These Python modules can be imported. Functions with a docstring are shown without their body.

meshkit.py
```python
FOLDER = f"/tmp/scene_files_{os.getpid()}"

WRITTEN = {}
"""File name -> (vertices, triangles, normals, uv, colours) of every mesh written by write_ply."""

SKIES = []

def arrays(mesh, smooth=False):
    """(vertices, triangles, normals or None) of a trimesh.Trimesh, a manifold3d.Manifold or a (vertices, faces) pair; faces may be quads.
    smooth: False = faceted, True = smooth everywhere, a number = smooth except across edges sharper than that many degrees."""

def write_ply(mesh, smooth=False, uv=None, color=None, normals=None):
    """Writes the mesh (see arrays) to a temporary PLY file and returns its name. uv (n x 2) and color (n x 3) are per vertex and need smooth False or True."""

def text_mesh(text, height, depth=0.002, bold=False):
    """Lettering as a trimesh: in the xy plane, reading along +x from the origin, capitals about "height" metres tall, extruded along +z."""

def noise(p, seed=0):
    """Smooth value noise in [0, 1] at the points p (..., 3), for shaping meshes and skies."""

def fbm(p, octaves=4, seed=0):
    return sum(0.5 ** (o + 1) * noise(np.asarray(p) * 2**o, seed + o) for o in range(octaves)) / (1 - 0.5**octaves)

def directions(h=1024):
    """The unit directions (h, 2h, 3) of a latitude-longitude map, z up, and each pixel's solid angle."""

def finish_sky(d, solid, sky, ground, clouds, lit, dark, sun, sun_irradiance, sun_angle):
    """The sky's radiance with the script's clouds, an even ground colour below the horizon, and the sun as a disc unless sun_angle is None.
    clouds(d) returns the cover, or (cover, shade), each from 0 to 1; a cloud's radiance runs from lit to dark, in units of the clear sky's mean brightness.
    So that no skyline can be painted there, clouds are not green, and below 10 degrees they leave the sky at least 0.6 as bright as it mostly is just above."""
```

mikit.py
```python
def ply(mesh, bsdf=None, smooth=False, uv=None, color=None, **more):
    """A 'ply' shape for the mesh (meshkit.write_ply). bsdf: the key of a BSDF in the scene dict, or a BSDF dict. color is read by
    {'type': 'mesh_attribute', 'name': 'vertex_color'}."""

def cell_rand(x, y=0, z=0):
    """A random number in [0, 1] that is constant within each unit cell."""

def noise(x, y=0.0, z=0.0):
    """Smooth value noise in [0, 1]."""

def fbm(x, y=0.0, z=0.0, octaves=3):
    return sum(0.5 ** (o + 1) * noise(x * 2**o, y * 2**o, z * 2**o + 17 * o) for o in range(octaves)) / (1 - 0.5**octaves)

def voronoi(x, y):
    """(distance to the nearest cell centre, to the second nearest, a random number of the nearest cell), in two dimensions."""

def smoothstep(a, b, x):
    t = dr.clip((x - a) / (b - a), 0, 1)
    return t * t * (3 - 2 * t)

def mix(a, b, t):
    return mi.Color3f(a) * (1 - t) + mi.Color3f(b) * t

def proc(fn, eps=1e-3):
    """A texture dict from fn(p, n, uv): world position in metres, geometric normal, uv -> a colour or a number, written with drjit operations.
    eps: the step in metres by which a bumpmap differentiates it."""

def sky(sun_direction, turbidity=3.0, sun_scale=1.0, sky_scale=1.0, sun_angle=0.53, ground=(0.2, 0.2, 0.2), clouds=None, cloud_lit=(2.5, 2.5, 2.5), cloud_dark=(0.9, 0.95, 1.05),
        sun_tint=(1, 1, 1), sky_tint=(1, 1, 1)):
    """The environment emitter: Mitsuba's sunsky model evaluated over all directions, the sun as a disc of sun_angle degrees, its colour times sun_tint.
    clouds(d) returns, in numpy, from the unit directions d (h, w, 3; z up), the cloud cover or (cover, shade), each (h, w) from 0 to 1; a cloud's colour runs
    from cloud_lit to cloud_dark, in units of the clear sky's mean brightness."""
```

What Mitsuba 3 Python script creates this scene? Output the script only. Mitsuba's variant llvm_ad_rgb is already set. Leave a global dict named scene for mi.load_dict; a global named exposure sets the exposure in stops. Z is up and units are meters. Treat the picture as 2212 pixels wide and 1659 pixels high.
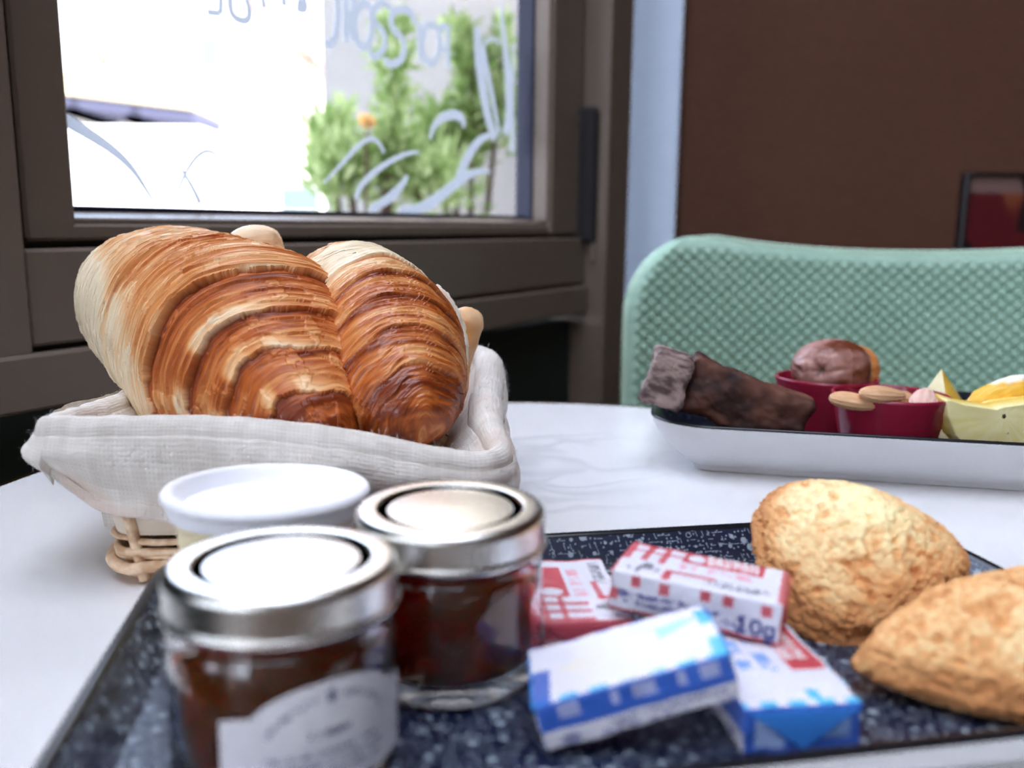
import math
import random
import numpy as np
import trimesh
import drjit as dr
import mitsuba as mi
import mikit
import meshkit
from scipy.interpolate import CubicSpline, PchipInterpolator

random.seed(7)
scene, labels = {}, {}
T = mi.ScalarTransform4f
A = np.array
PI = math.pi
TZ = 0.75            # height of the table top; everything below is given relative to it
CAMH = 0.1267        # height of the lens above the table top

# ---------------------------------------------------------------- camera
FOC, CXP, CYP = 1780.0, 1106.0, 829.5
PITCH, ROLL = math.radians(9.5), math.radians(0.6)
FWD = A([0, math.cos(PITCH), -math.sin(PITCH)])
DN0 = np.cross(FWD, [1.0, 0, 0])
DN0 = DN0 if DN0[2] < 0 else -DN0
RGT = math.cos(ROLL) * A([1.0, 0, 0]) - math.sin(ROLL) * DN0
DWN = np.cross(FWD, RGT)
DWN = DWN if DWN[2] < 0 else -DWN
EYE = A([0, 0, CAMH])
scene['camera'] = {
    'type': 'thinlens', 'fov': 2 * math.degrees(math.atan(CXP / FOC)), 'fov_axis': 'x',
    'aperture_radius': 0.0021, 'focus_distance': 0.365, 'near_clip': 0.01, 'far_clip': 500.0,
    'to_world': T().look_at(origin=[0, 0, CAMH + TZ], target=(FWD + [0, 0, CAMH + TZ]).tolist(), up=(-DWN).tolist())}


def ray(u, v):
    return FWD + (u - CXP) / FOC * RGT + (v - CYP) / FOC * DWN


def at_depth(u, v, z):
    return EYE + ray(u, v) * z


def at_y(u, v, y):
    w = ray(u, v)
    return EYE + w * (y / w[1])


def at_z(u, v, z):
    w = ray(u, v)
    return EYE + w * ((z - CAMH) / w[2])


# ---------------------------------------------------------------- light
def clouds(d):
    c = meshkit.fbm(d * 2.2 + 5.0, 4, seed=3)
    cover = np.clip((c - 0.30) * 3.5, 0.55, 1.0)
    return cover, np.clip((c - 0.45) * 1.2, 0, 0.5)


scene['sky'] = mikit.sky([0.55, -0.5, 0.75], turbidity=4.0, sun_scale=0.25, sky_scale=1.0, sun_angle=6.0, ground=(0.25, 0.25, 0.25),
                         clouds=clouds, cloud_lit=(1.15, 1.24, 1.42), cloud_dark=(0.92, 0.99, 1.14), sky_tint=(1, 1, 1))
exposure = 5.75


# ---------------------------------------------------------------- helpers
def lin(r, g, b):
    c = A([r, g, b]) / 255.0
    return np.where(c < 0.04045, c / 12.92, ((c + 0.055) / 1.055) ** 2.4)


def rgb(c):
    return {'type': 'rgb', 'value': [float(x) for x in c]}


def principled(color, rough=0.5, spec=0.4, two=False, **kw):
    b = {'type': 'principled', 'base_color': color if isinstance(color, dict) else rgb(color), 'roughness': rough, 'specular': spec}
    for k, v in kw.items():
        b[k] = v if not isinstance(v, (list, tuple, np.ndarray)) else rgb(v)
    return {'type': 'twosided', 'bsdf': b} if two else b


def mat(name, d):
    scene[name] = d
    return name


VC = {'type': 'mesh_attribute', 'name': 'vertex_color'}
counts = {}


def numbered(name):
    k = counts.get(name, 0)
    counts[name] = k + 1
    return name if k == 0 else f'{name}_{k:03d}'


def verts(mesh):
    if isinstance(mesh, trimesh.Trimesh):
        return A(mesh.vertices, float), A(mesh.faces)
    v, f = A(mesh[0], float), A(mesh[1], int)
    if f.shape[1] == 4:
        f = np.vstack([f[:, [0, 1, 2]], f[:, [0, 2, 3]]])
    return v, f


def put(key, mesh, bsdf, smooth=False, uv=None, color=None, **more):
    """One entry of the scene; coordinates relative to the table top."""
    v, f = verts(mesh)
    v = v + [0, 0, TZ]
    scene[key] = mikit.ply((v, f), bsdf, smooth, uv, color, **more)
    return key


def part(owner, name, mesh, bsdf, smooth=False, uv=None, color=None, label=None, kind=None, **more):
    key = put(numbered(owner + '__' + name), mesh, bsdf, smooth, uv, color, **more)
    if label or kind:
        labels[key] = {k: x for k, x in (('label', label), ('kind', kind)) if x}
    return key


def thing(name, label, cat, group=None, kind=None):
    key = numbered(name)
    labels[key] = {'label': label, 'category': cat}
    if group:
        labels[key]['group'] = group
    if kind:
        labels[key]['kind'] = kind
    return key


def struct(name, label=None):
    labels[name] = {'kind': 'structure'}
    if label:
        labels[name]['label'] = label
    return name


def grid_faces(h, w, wrap_w=False, wrap_h=False):
    i = np.arange(h if wrap_h else h - 1)
    j = np.arange(w if wrap_w else w - 1)
    i, j = np.meshgrid(i, j, indexing='ij')
    i2, j2 = (i + 1) % h, (j + 1) % w
    return np.stack([i * w + j, i * w + j2, i2 * w + j2, i2 * w + j], -1).reshape(-1, 4)


def join(*ms):
    vs, fs, at = [], [], 0
    for m in ms:
        v, f = verts(m)
        vs.append(v)
        fs.append(f + at)
        at += len(v)
    return np.vstack(vs), np.vstack(fs)


def lathe(profile, n=96, close=False):
    """profile rows (r, z) -> mesh about z, outward when the profile runs upward on the outside."""
    p = A(profile, float)
    a = np.arange(n) * 2 * PI / n
    v = np.stack([p[:, 0, None] * np.cos(a), p[:, 0, None] * np.sin(a), np.repeat(p[:, 1, None], n, 1)], -1)
    return v.reshape(-1, 3), grid_faces(len(p), n, wrap_w=True, wrap_h=close)


def arc(cx, cz, r, a0, a1, n=7):
    a = np.radians(np.linspace(a0, a1, n))
    return np.stack([cx + r * np.cos(a), cz + r * np.sin(a)], 1)


def tube(points, radius, sides=8, closed=False, cap=True):
    p = A(points, float)
    n = len(p)
    r = np.broadcast_to(radius, (n,))
    t = (np.roll(p, -1, 0) - np.roll(p, 1, 0)) if closed else np.gradient(p, axis=0)
    t /= np.linalg.norm(t, axis=1, keepdims=True) + 1e-12
    up = np.where(np.abs(t[:, 2:]) < 0.95, [[0, 0, 1.0]], [[1.0, 0, 0]])
    a = np.cross(t, up)
    a /= np.linalg.norm(a, axis=1, keepdims=True) + 1e-12
    b = np.cross(a, t)
    ang = np.arange(sides) * 2 * PI / sides
    v = p[:, None] + r[:, None, None] * (np.cos(ang)[None, :, None] * a[:, None] + np.sin(ang)[None, :, None] * b[:, None])
    f = grid_faces(n, sides, wrap_w=True, wrap_h=closed)
    v = v.reshape(-1, 3)
    f = np.vstack([f[:, [0, 1, 2]], f[:, [0, 2, 3]]])
    if cap and not closed:
        c0, c1 = len(v), len(v) + 1
        v = np.vstack([v, p[:1], p[-1:]])
        k = np.arange(sides)
        f = np.vstack([f, np.stack([k, (k + 1) % sides, k * 0 + c0], 1)[:, ::-1], np.stack([k, (k + 1) % sides, k * 0 + c1], 1) + [(n - 1) * sides, (n - 1) * sides, 0]])
    return v, f[:, ::-1]


def rbox(sx, sy, sz, r=0.001, seg=2):
    """A box with rounded edges, centred at the origin."""
    s = trimesh.creation.icosphere(subdivisions=1 if seg < 3 else 2).vertices * r
    if seg == 1:
        s = A([[1, 0, 0], [0, 1, 0], [0, 0, 1], [-1, 0, 0], [0, -1, 0], [0, 0, -1]]) * r
    h = A([sx, sy, sz]) / 2 - r
    c = A([[x, y, z] for x in (-1, 1) for y in (-1, 1) for z in (-1, 1)]) * h
    pts = (c[:, None] + s[None]).reshape(-1, 3)
    m = trimesh.convex.convex_hull(pts)
    return A(m.vertices), A(m.faces)


def rot(axis, deg):
    return trimesh.transformations.rotation_matrix(math.radians(deg), axis)[:3, :3]


def move(mesh, R=None, t=(0, 0, 0)):
    v, f = verts(mesh)
    if R is not None:
        v = v @ A(R).T
    return v + A(t, float), f


def rounded_rect(a, b, r, n_side=12, n_arc=10, m=None):
    """Points, outward normals and arc length along a rounded rectangle, starting mid front (-y) and going +x."""
    pts, nrm = [], []

    def side(p, q, nn):
        for k in range(n_side):
            pts.append(A(p) + (A(q) - A(p)) * k / n_side)
            nrm.append(nn)

    def corner(c, a0):
        for k in range(n_arc):
            t = math.radians(a0 + 90.0 * k / n_arc)
            pts.append(A(c) + r * A([math.cos(t), math.sin(t)]))
            nrm.append((math.cos(t), math.sin(t)))

    side((-a + r, -b), (a - r, -b), (0, -1))
    corner((a - r, -b + r), -90)
    side((a, -b + r), (a, b - r), (1, 0))
    corner((a - r, b - r), 0)
    side((a - r, b), (-a + r, b), (0, 1))
    corner((-a + r, b - r), 90)
    side((-a, b - r), (-a, -b + r), (-1, 0))
    corner((-a + r, -b + r), 180)
    pts, nrm = A(pts), A(nrm)
    if m:  # resample evenly
        q = np.vstack([pts, pts[:1]])
        nq = np.vstack([nrm, nrm[:1]])
        L = np.r_[0, np.cumsum(np.linalg.norm(np.diff(q, axis=0), axis=1))]
        s = np.arange(m) / m * L[-1]
        pts = np.stack([np.interp(s, L, q[:, k]) for k in (0, 1)], 1)
        nrm = np.stack([np.interp(s, L, nq[:, k]) for k in (0, 1)], 1)
        nrm /= np.linalg.norm(nrm, axis=1, keepdims=True)
        return pts, nrm, s
    L = np.r_[0, np.cumsum(np.linalg.norm(np.diff(pts, axis=0), axis=1))]
    return pts, nrm, L


def smooth01(a, b, x):
    t = np.clip((x - a) / (b - a), 0, 1)
    return t * t * (3 - 2 * t)


def lerp(a, b, t):
    t = np.asarray(t)[..., None]
    return A(a) * (1 - t) + A(b) * t


fbm, vnoise = meshkit.fbm, meshkit.noise

# ---------------------------------------------------------------- setting: materials
mat('frame_paint', principled(lin(99, 86, 75), 0.42, 0.4))
mat('frame_dark', principled(lin(30, 28, 30), 0.5, 0.4))
mat('gasket', principled(lin(24, 28, 52), 0.5, 0.3))
mat('frame_two', principled(lin(99, 86, 75), 0.42, 0.4, two=True))
mat('green_paint', principled(lin(26, 36, 32), 0.55, 0.3))
mat('white_paint', principled(lin(214, 227, 248), 0.7, 0.2))
mat('ceiling_paint', principled(lin(196, 190, 182), 0.8, 0.2))


def brown_fn(p, n, uv):
    f = mikit.fbm(p.x * 9, p.y * 9, p.z * 9, octaves=3) * 0.5 + mikit.noise(p.x * 160, p.y * 160, p.z * 160) * 0.5
    return mikit.mix(lin(82, 52, 40).tolist(), lin(94, 62, 48).tolist(), f)


mat('brown_wall', principled(mikit.proc(brown_fn), 0.75, 0.2))


def floor_fn(p, n, uv):
    k = dr.floor(p.x / 0.14)
    g = mikit.fbm(p.x * 30 + k * 7, p.y * 2.5, k, octaves=3)
    gap = mikit.smoothstep(0.0, 0.02, dr.abs(p.x / 0.14 - k - 0.5) - 0.47)
    return mikit.mix(lin(70, 50, 38).tolist(), lin(112, 84, 62).tolist(), g * 0.8 + 0.2 * mikit.cell_rand(k)) * (1 - 0.7 * gap)


mat('floor_wood', principled(mikit.proc(floor_fn), 0.5, 0.35))
mat('pane_glass', {'type': 'thindielectric', 'int_ior': 1.5})

# ---------------------------------------------------------------- setting: window wall
WAZ = math.radians(32.7)
WD = A([math.sin(WAZ), math.cos(WAZ), 0.0])       # along the window wall, away from the camera
WN = A([WD[1], -WD[0], 0.0])                      # into the room
WK = 0.56
WR = np.stack([WD, WN, A([0, 0, 1.0])], 1)


def wpt(s, e, z, shear=True):
    return (e - WK) * WN + s * WD + A([0, 0, z + (0.0235 * (s - 0.6) if shear else 0.0)])


def wbox(s0, s1, e0, e1, z0, z1, r=0.0015, shear=True):
    v, f = rbox(s1 - s0, e1 - e0, z1 - z0, r, 1)
    v = v + [(s0 + s1) / 2, (e0 + e1) / 2, (z0 + z1) / 2]
    if shear:
        v[:, 2] += 0.0235 * (v[:, 0] - 0.6)
    w = v @ WR.T - WK * WN
    return w, f[:, ::-1] if np.linalg.det(WR) < 0 else f


def slab(x0, x1, y0, y1, z0, z1, r=0.002):
    return move(rbox(x1 - x0, y1 - y0, z1 - z0, r, 1), None, ((x0 + x1) / 2, (y0 + y1) / 2, (z0 + z1) / 2))


put(struct('floor'), slab(-3.2, 5.0, -4.6, 2.0, -TZ - 0.1, -TZ), 'floor_wood')
KX0, KX1, KY0, KY1 = -1.2, 0.6, -1.3, 0.75      # roof light over the tables
put(struct('ceiling'), join(slab(-3.2, KX0, -4.6, 2.0, 1.95, 2.05), slab(KX1, 5.0, -4.6, 2.0, 1.95, 2.05), slab(KX0, KX1, -4.6, KY0, 1.95, 2.05), slab(KX0, KX1, KY1, 2.0, 1.95, 2.05)), 'ceiling_paint')
w4 = struct('window_4')
for q_ in (slab(KX0, KX1, KY0, KY0 + .05, 1.96, 2.12), slab(KX0, KX1, KY1 - .05, KY1, 1.96, 2.12), slab(KX0, KX0 + .05, KY0, KY1, 1.96, 2.12), slab(KX1 - .05, KX1, KY0, KY1, 1.96, 2.12), slab((KX0 + KX1) / 2 - .025, (KX0 + KX1) / 2 + .025, KY0, KY1, 1.98, 2.06)):
    part(w4, 'frame_bar', q_, 'frame_paint')
part(w4, 'pane', (A([[KX0, KY0, 2.07], [KX1, KY0, 2.07], [KX1, KY1, 2.07], [KX0, KY1, 2.07]]), [[0, 1, 2, 3]]), 'pane_glass')
put(struct('wall_back'), slab(0.230, 5.0, 1.30, 1.40, -TZ, 1.95), 'brown_wall')
put(struct('wall_pillar'), slab(0.105, 0.2445, 1.265, 1.41, -TZ, 1.95, 0.004), 'white_paint')
put(struct('wall_right'), slab(4.2, 4.3, -4.6, 1.30, -TZ, 1.95), 'brown_wall')
put(struct('wall_front'), join(slab(-3.2, 4.3, -4.3, -4.2, -TZ, .15), slab(-3.2, 4.3, -4.3, -4.2, 1.70, 1.95), slab(-1.5, 4.3, -4.3, -4.2, -TZ, 1.95), slab(-3.2, -2.9, -4.3, -4.2, -TZ, 1.95)), 'ceiling_paint')
wl = struct('wall_left')
put(wl, join(wbox(-4.5, 1.06, -0.12, 0.03, -TZ - 0.02, 0.030, shear=False), wbox(-4.5, 1.06, -0.20, 0.03, 1.86, 2.0, shear=False),
             wbox(-0.50, 0.20, -0.05, 0.03, 0.0, 1.9, shear=False), wbox(1.0, 1.06, -0.04, 0.03, 0.0, 1.9, shear=False),
             wbox(-2.1, -2.0, -0.20, 0.03, 0.0, 1.9, shear=False), wbox(-4.5, -4.3, -0.20, 0.03, 0.0, 1.9, shear=False)), 'green_paint')

w1 = struct('window_1')
# fixed frame
part(w1, 'frame_post', wbox(0.185, 0.2585, -0.06, 0.052, 0.0335, 1.88), 'frame_paint')
part(w1, 'frame_post', wbox(0.968, 1.03, -0.02, 0.080, -0.74, 1.88), 'frame_paint')
part(w1, 'frame_rail', wbox(0.2585, 0.968, -0.06, 0.050, 0.0715, 0.1300, 0.002), 'frame_paint')
part(w1, 'sill_board', wbox(0.15, 0.968, -0.02, 0.056, 0.0335, 0.0680, 0.002), 'frame_paint')
part(w1, 'frame_gap', wbox(0.2585, 0.968, -0.06, 0.036, 0.0660, 0.0735), 'frame_dark')
part(w1, 'frame_head', wbox(0.2585, 0.968, -0.06, 0.050, 1.81, 1.88), 'frame_paint')
# opening sash
part(w1, 'sash_gap', join(wbox(0.2580, 0.2665, -0.05, 0.030, 0.128, 1.82), wbox(0.2585, 0.968, -0.05, 0.030, 0.1285, 0.1360)), 'frame_dark')
part(w1, 'sash_stile', wbox(0.2660, 0.2975, -0.03, 0.040, 0.1345, 1.81, 0.002), 'frame_paint')
part(w1, 'sash_stile', wbox(0.8885, 0.962, -0.004, 0.044, 0.1345, 1.81, 0.002), 'frame_paint')
part(w1, 'sash_rail', wbox(0.2660, 0.962, -0.03, 0.040, 0.1345, 0.1450, 0.002), 'frame_paint')
part(w1, 'sash_rail', wbox(0.2660, 0.962, -0.03, 0.040, 1.76, 1.81, 0.002), 'frame_paint')
part(w1, 'glazing_bead', wbox(0.2975, 0.8890, 0.004, 0.036, 0.1440, 0.1482, 0.0008), 'frame_paint')
q_ = A([[s_, e_, z_ + 0.0235 * (s_ - 0.6)] for s_ in (0.2975, 0.8890) for e_, z_ in ((.002, .1480), (.034, .1480), (.033, .1488), (.008, .1538), (.002, .1538))]) @ WR.T - WK * WN
part(w1, 'glazing_bead', (q_, [[0, 1, 6], [0, 6, 5], [1, 2, 7], [1, 7, 6], [2, 3, 8], [2, 8, 7], [3, 4, 9], [3, 9, 8], [4, 0, 5], [4, 5, 9]]), 'frame_two')
part(w1, 'glazing_bead', wbox(0.8845, 0.8890, 0.019, 0.040, 0.150, 1.76, 0.001), 'frame_paint')
part(w1, 'glazing_gasket', join(wbox(0.2975, 0.8860, -0.004, 0.010, 0.1530, 0.1570, 0.0008), wbox(0.8815, 0.8900, -0.004, 0.019, 0.150, 1.76, 0.0008)), 'gasket')
part(w1, 'pane', (A([wpt(0.29, 0, 0.14), wpt(0.89, 0, 0.14), wpt(0.89, 0, 1.78), wpt(0.29, 0, 1.78)]), [[0, 1, 2, 3]]), 'pane_glass')
part(w1, 'hinge', join(wbox(0.955, 0.974, 0.040, 0.066, 0.123, 0.292, 0.004)), 'frame_dark', label='black hinge cover')
part(w1, 'hinge_knuckle', move(tube([wpt(0.9665, 0.062, 0.100), wpt(0.9665, 0.062, 0.124)], 0.004, 12)), 'frame_paint')

for i, (s0, s1) in enumerate([(-2.0, -0.50), (-4.3, -2.1)]):
    w = struct(f'window_{i + 2}')
    part(w, 'frame_post', wbox(s0, s0 + 0.06, -0.06, 0.05, 0.03, 1.86, shear=False), 'frame_paint')
    part(w, 'frame_post', wbox(s1 - 0.04, s1, -0.04, 0.05, 0.03, 1.86, shear=False), 'frame_paint')
    part(w, 'frame_post', wbox((s0 + s1) / 2 - 0.035, (s0 + s1) / 2 + 0.035, -0.06, 0.05, 0.03, 1.86, shear=False), 'frame_paint')
    part(w, 'frame_rail', wbox(s0, s1, -0.06, 0.05, 0.03, 0.09, shear=False), 'frame_paint')
    part(w, 'frame_rail', wbox(s0, s1, -0.06, 0.05, 1.80, 1.86, shear=False), 'frame_paint')
    part(w, 'pane', (A([wpt(s0 + .05, 0, 0.08, False), wpt(s1 - .05, 0, 0.08, False), wpt(s1 - .05, 0, 1.82, False), wpt(s0 + .05, 0, 1.82, False)]), [[0, 1, 2, 3]]), 'pane_glass')

# ---------------------------------------------------------------- painted writing and leaves on the pane (real strokes of window paint)
mat('window_paint', {'type': 'principledthin', 'base_color': rgb([0.60, 0.62, 0.65]), 'roughness': 0.9, 'diff_trans': 1.5, 'eta': 1.3})


def on_pane(u, v, e=0.0016):
    w = ray(u, v)
    t = (e - WK) / (w @ WN)
    p = w * t
    return p + EYE


def stroke(pts, widths, n=40):
    """A flat ribbon of paint on the pane through pixels of the photograph; widths in metres."""
    q = A([on_pane(u, v) for u, v in pts])
    k = np.linspace(0, 1, len(q))
    tt = np.linspace(0, 1, n)
    c = CubicSpline(k, q)(tt) if len(q) > 2 else q[0] + (q[1] - q[0]) * tt[:, None]
    w = np.interp(tt, np.linspace(0, 1, len(widths)), widths)
    d = np.gradient(c, axis=0)
    d /= np.linalg.norm(d, axis=1, keepdims=True)
    side = np.cross(d, WN)
    L, R = c + side * w[:, None] / 2, c - side * w[:, None] / 2
    v = np.vstack([L, R, L + WN * 0.0003, R + WN * 0.0003])
    i = np.arange(n - 1)
    f = np.vstack([np.stack([i, i + 1, i + 1 + n, i + n], 1) + o for o in (0, 2 * n)])
    return v, f


W_ = 0.0078
letters = {  # mirrored, as seen from inside
    'S1': ([(895, 52), (878, 22), (850, 28), (848, 58), (868, 84), (872, 118), (850, 138), (832, 124)], W_),
    'S2': ([(850, 35), (832, 8), (812, 14), (808, 44), (826, 66), (830, 100), (812, 122), (800, 108)], W_ * 0.9),
    'O': ([(800, 20), (783, 8), (768, 30), (766, 70), (778, 98), (796, 94), (803, 60), (800, 20)], W_),
    'N1': ([(764, -10), (762, 88)], W_), 'N2': ([(762, 84), (744, -14)], W_ * 0.8), 'N3': ([(746, -12), (748, 92)], W_),
    'U': ([(728, -10), (728, 62), (716, 92), (703, 88)], W_), 'I': ([(905, 50), (908, 132)], W_), 'O2': ([(935, 56), (916, 66), (913, 104), (922, 132), (940, 130), (950, 96), (946, 66), (935, 56)], W_),
    'P1': ([(966, 56), (968, 150)], W_), 'P2': ([(967, 60), (950, 66), (950, 96), (967, 104)], W_ * 0.9),
    'L1': ([(477, -8), (476, 30)], 0.005), 'L2': ([(476, 29), (447, 26)], 0.005), 'O3': ([(498, -10), (502, 30), (520, 44), (537, 38), (530, -8)], 0.006),
    'D': ([(566, -10), (572, 18)], 0.006), 'E1': ([(612, -10), (614, 14)], 0.007), 'E2': ([(650, -8), (656, 14), (640, 12)], 0.010)}
pl = thing('window_lettering', 'white painted mirror-written lettering across the top of the window pane', 'lettering')
for k in letters:
    part(pl, 'letter', stroke(letters[k][0], [letters[k][1]]), 'window_paint')
pd = thing('window_drawing', 'white painted leaves and curling stems drawn on the lower window pane', 'drawing')
for pts, ws in [([(78, 218), (160, 270), (250, 330), (300, 385), (330, 432)], [0.011, 0.011, 0.008, 0.005, 0.003]),
                ([(386, 432), (400, 375), (440, 328), (470, 345), (468, 395), (452, 440)], [0.003, 0.004, 0.004, 0.003]),
                ([(380, 350), (410, 395), (432, 440)], [0.003, 0.006]),
                ([(470, 415), (520, 375), (560, 345)], [0.003, 0.004]),
                ([(862, 455), (940, 432), (1000, 385), (1060, 372)], [0.011, 0.016, 0.014, 0.004]),
                ([(985, 400), (1005, 350), (1035, 305), (1070, 296)], [0.010, 0.016, 0.012, 0.005]),
                ([(1070, 300), (1048, 220), (1036, 130), (1030, 60)], [0.014, 0.018, 0.022, 0.014]),
                ([(1078, 290), (1062, 200), (1050, 140), (1046, 95)], [0.006, 0.010, 0.010, 0.005]),
                ([(1046, 95), (1066, 84), (1080, 96)], [0.005, 0.006, 0.004]),
                ([(1090, 290), (1100, 200), (1090, 90), (1084, 10)], [0.012, 0.020, 0.012, 0.006]),
                ([(1108, 330), (1106, 220), (1110, 100)], [0.012, 0.010, 0.004]),
                ([(700, 395), (760, 330), (800, 300), (830, 330)], [0.003, 0.006, 0.006, 0.004]),
                ([(770, 430), (800, 380), (860, 340), (905, 330)], [0.006, 0.008, 0.006, 0.004]),
                ([(800, 452), (850, 420), (880, 380)], [0.010, 0.012, 0.006]),
                ([(930, 300), (955, 255), (990, 250), (1000, 275)], [0.005, 0.012, 0.014, 0.006])]:
    part(pd, 'stroke', stroke(pts, A(ws) * .8), 'window_paint')

# ---------------------------------------------------------------- outside
mat('asphalt', principled(lin(150, 148, 146), 0.9, 0.1))
mat('render_white', principled(lin(225, 222, 216), 0.9, 0.1))
mat('roof_tile', principled(lin(186, 128, 112), 0.9, 0.1, two=True))
mat('awning_roof', principled(lin(196, 178, 140), 0.8, 0.2))
mat('awning_fascia', principled(lin(70, 72, 92), 0.7, 0.2))
mat('bracket_dark', principled(lin(30, 30, 46), 0.7, 0.2))
mat('van_white', principled(lin(225, 230, 238), 0.3, 0.5))
mat('van_glass', principled(lin(88, 104, 112), 0.08, 0.6))
mat('tyre', principled(lin(30, 30, 30), 0.8, 0.2))
mat('grey_render', principled(mikit.proc(lambda p, n, uv: mikit.mix(lin(192, 190, 190).tolist(), lin(208, 206, 205).tolist(), mikit.fbm(p.x * 4, p.y * 4, p.z * 4))), 0.9, 0.1))

put(struct('street'), slab(-60, 30, 1.0, 80, -TZ - 0.22, -TZ - 0.12), 'asphalt')

Y = 25.0
eL, ap, eR = at_y(227, 128, Y), at_y(452, -75, Y), at_y(648, 112, Y)
hz = -TZ - 0.13
h = thing('gabled_house', 'pale gabled house with terracotta verges across the street', 'house')
fp = A([[eL[0] + .1, Y, hz], [eR[0] - .1, Y, hz], [eR[0] - .1, Y, eR[2]], [ap[0], Y, ap[2] - .1], [eL[0] + .1, Y, eL[2]]])
bk = fp + [0, 9, 0]
part(h, 'wall', (np.vstack([fp, bk]), A([[0, 1, 2], [0, 2, 3], [0, 3, 4], [5, 7, 6], [5, 8, 7], [5, 9, 8], [0, 5, 6], [0, 6, 1], [1, 6, 7], [1, 7, 2], [4, 9, 5], [4, 5, 0]])), 'render_white')
for p in (eL, eR):
    d = p - ap
    e = ap + d * 1.06
    nn = np.cross(d / np.linalg.norm(d), [0, 1, 0])
    nn *= np.sign(nn[2])
    q = A([ap, e, e + nn * .22, ap + nn * .22]) + [0, -.04, 0]
    v = np.vstack([q, q + [0, 9.7, 0]])
    part(h, 'roof_slope', (v, A([[0, 1, 2, 3], [7, 6, 5, 4], [0, 4, 5, 1], [1, 5, 6, 2], [2, 6, 7, 3], [3, 7, 4, 0]])), 'roof_tile')
wc = at_y(455, 112, Y)
wd = part(h, 'window', slab(wc[0] - .35, wc[0] + .35, Y - .06, Y + .05, wc[2] - .5, wc[2] + .5, .02), 'white_paint')
part(wd, 'pane', slab(wc[0] - .28, wc[0] + .28, Y - .08, Y - .05, wc[2] - .43, wc[2] + .43, .01), 'van_glass')

sb = thing('shop_building', 'low white shop with a grey awning on dark brackets, behind the white van', 'building')
Y = 13.0
a0, a1 = at_y(40, 196, Y), at_y(420, 242, Y)
part(sb, 'wall', slab(a0[0] - 3, at_y(400, 240, Y)[0], Y + 1.2, Y + 4, hz, a1[2] + 0.2), 'render_white')
dz = (a1[2] - a0[2]) / (a1[0] - a0[0])


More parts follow.
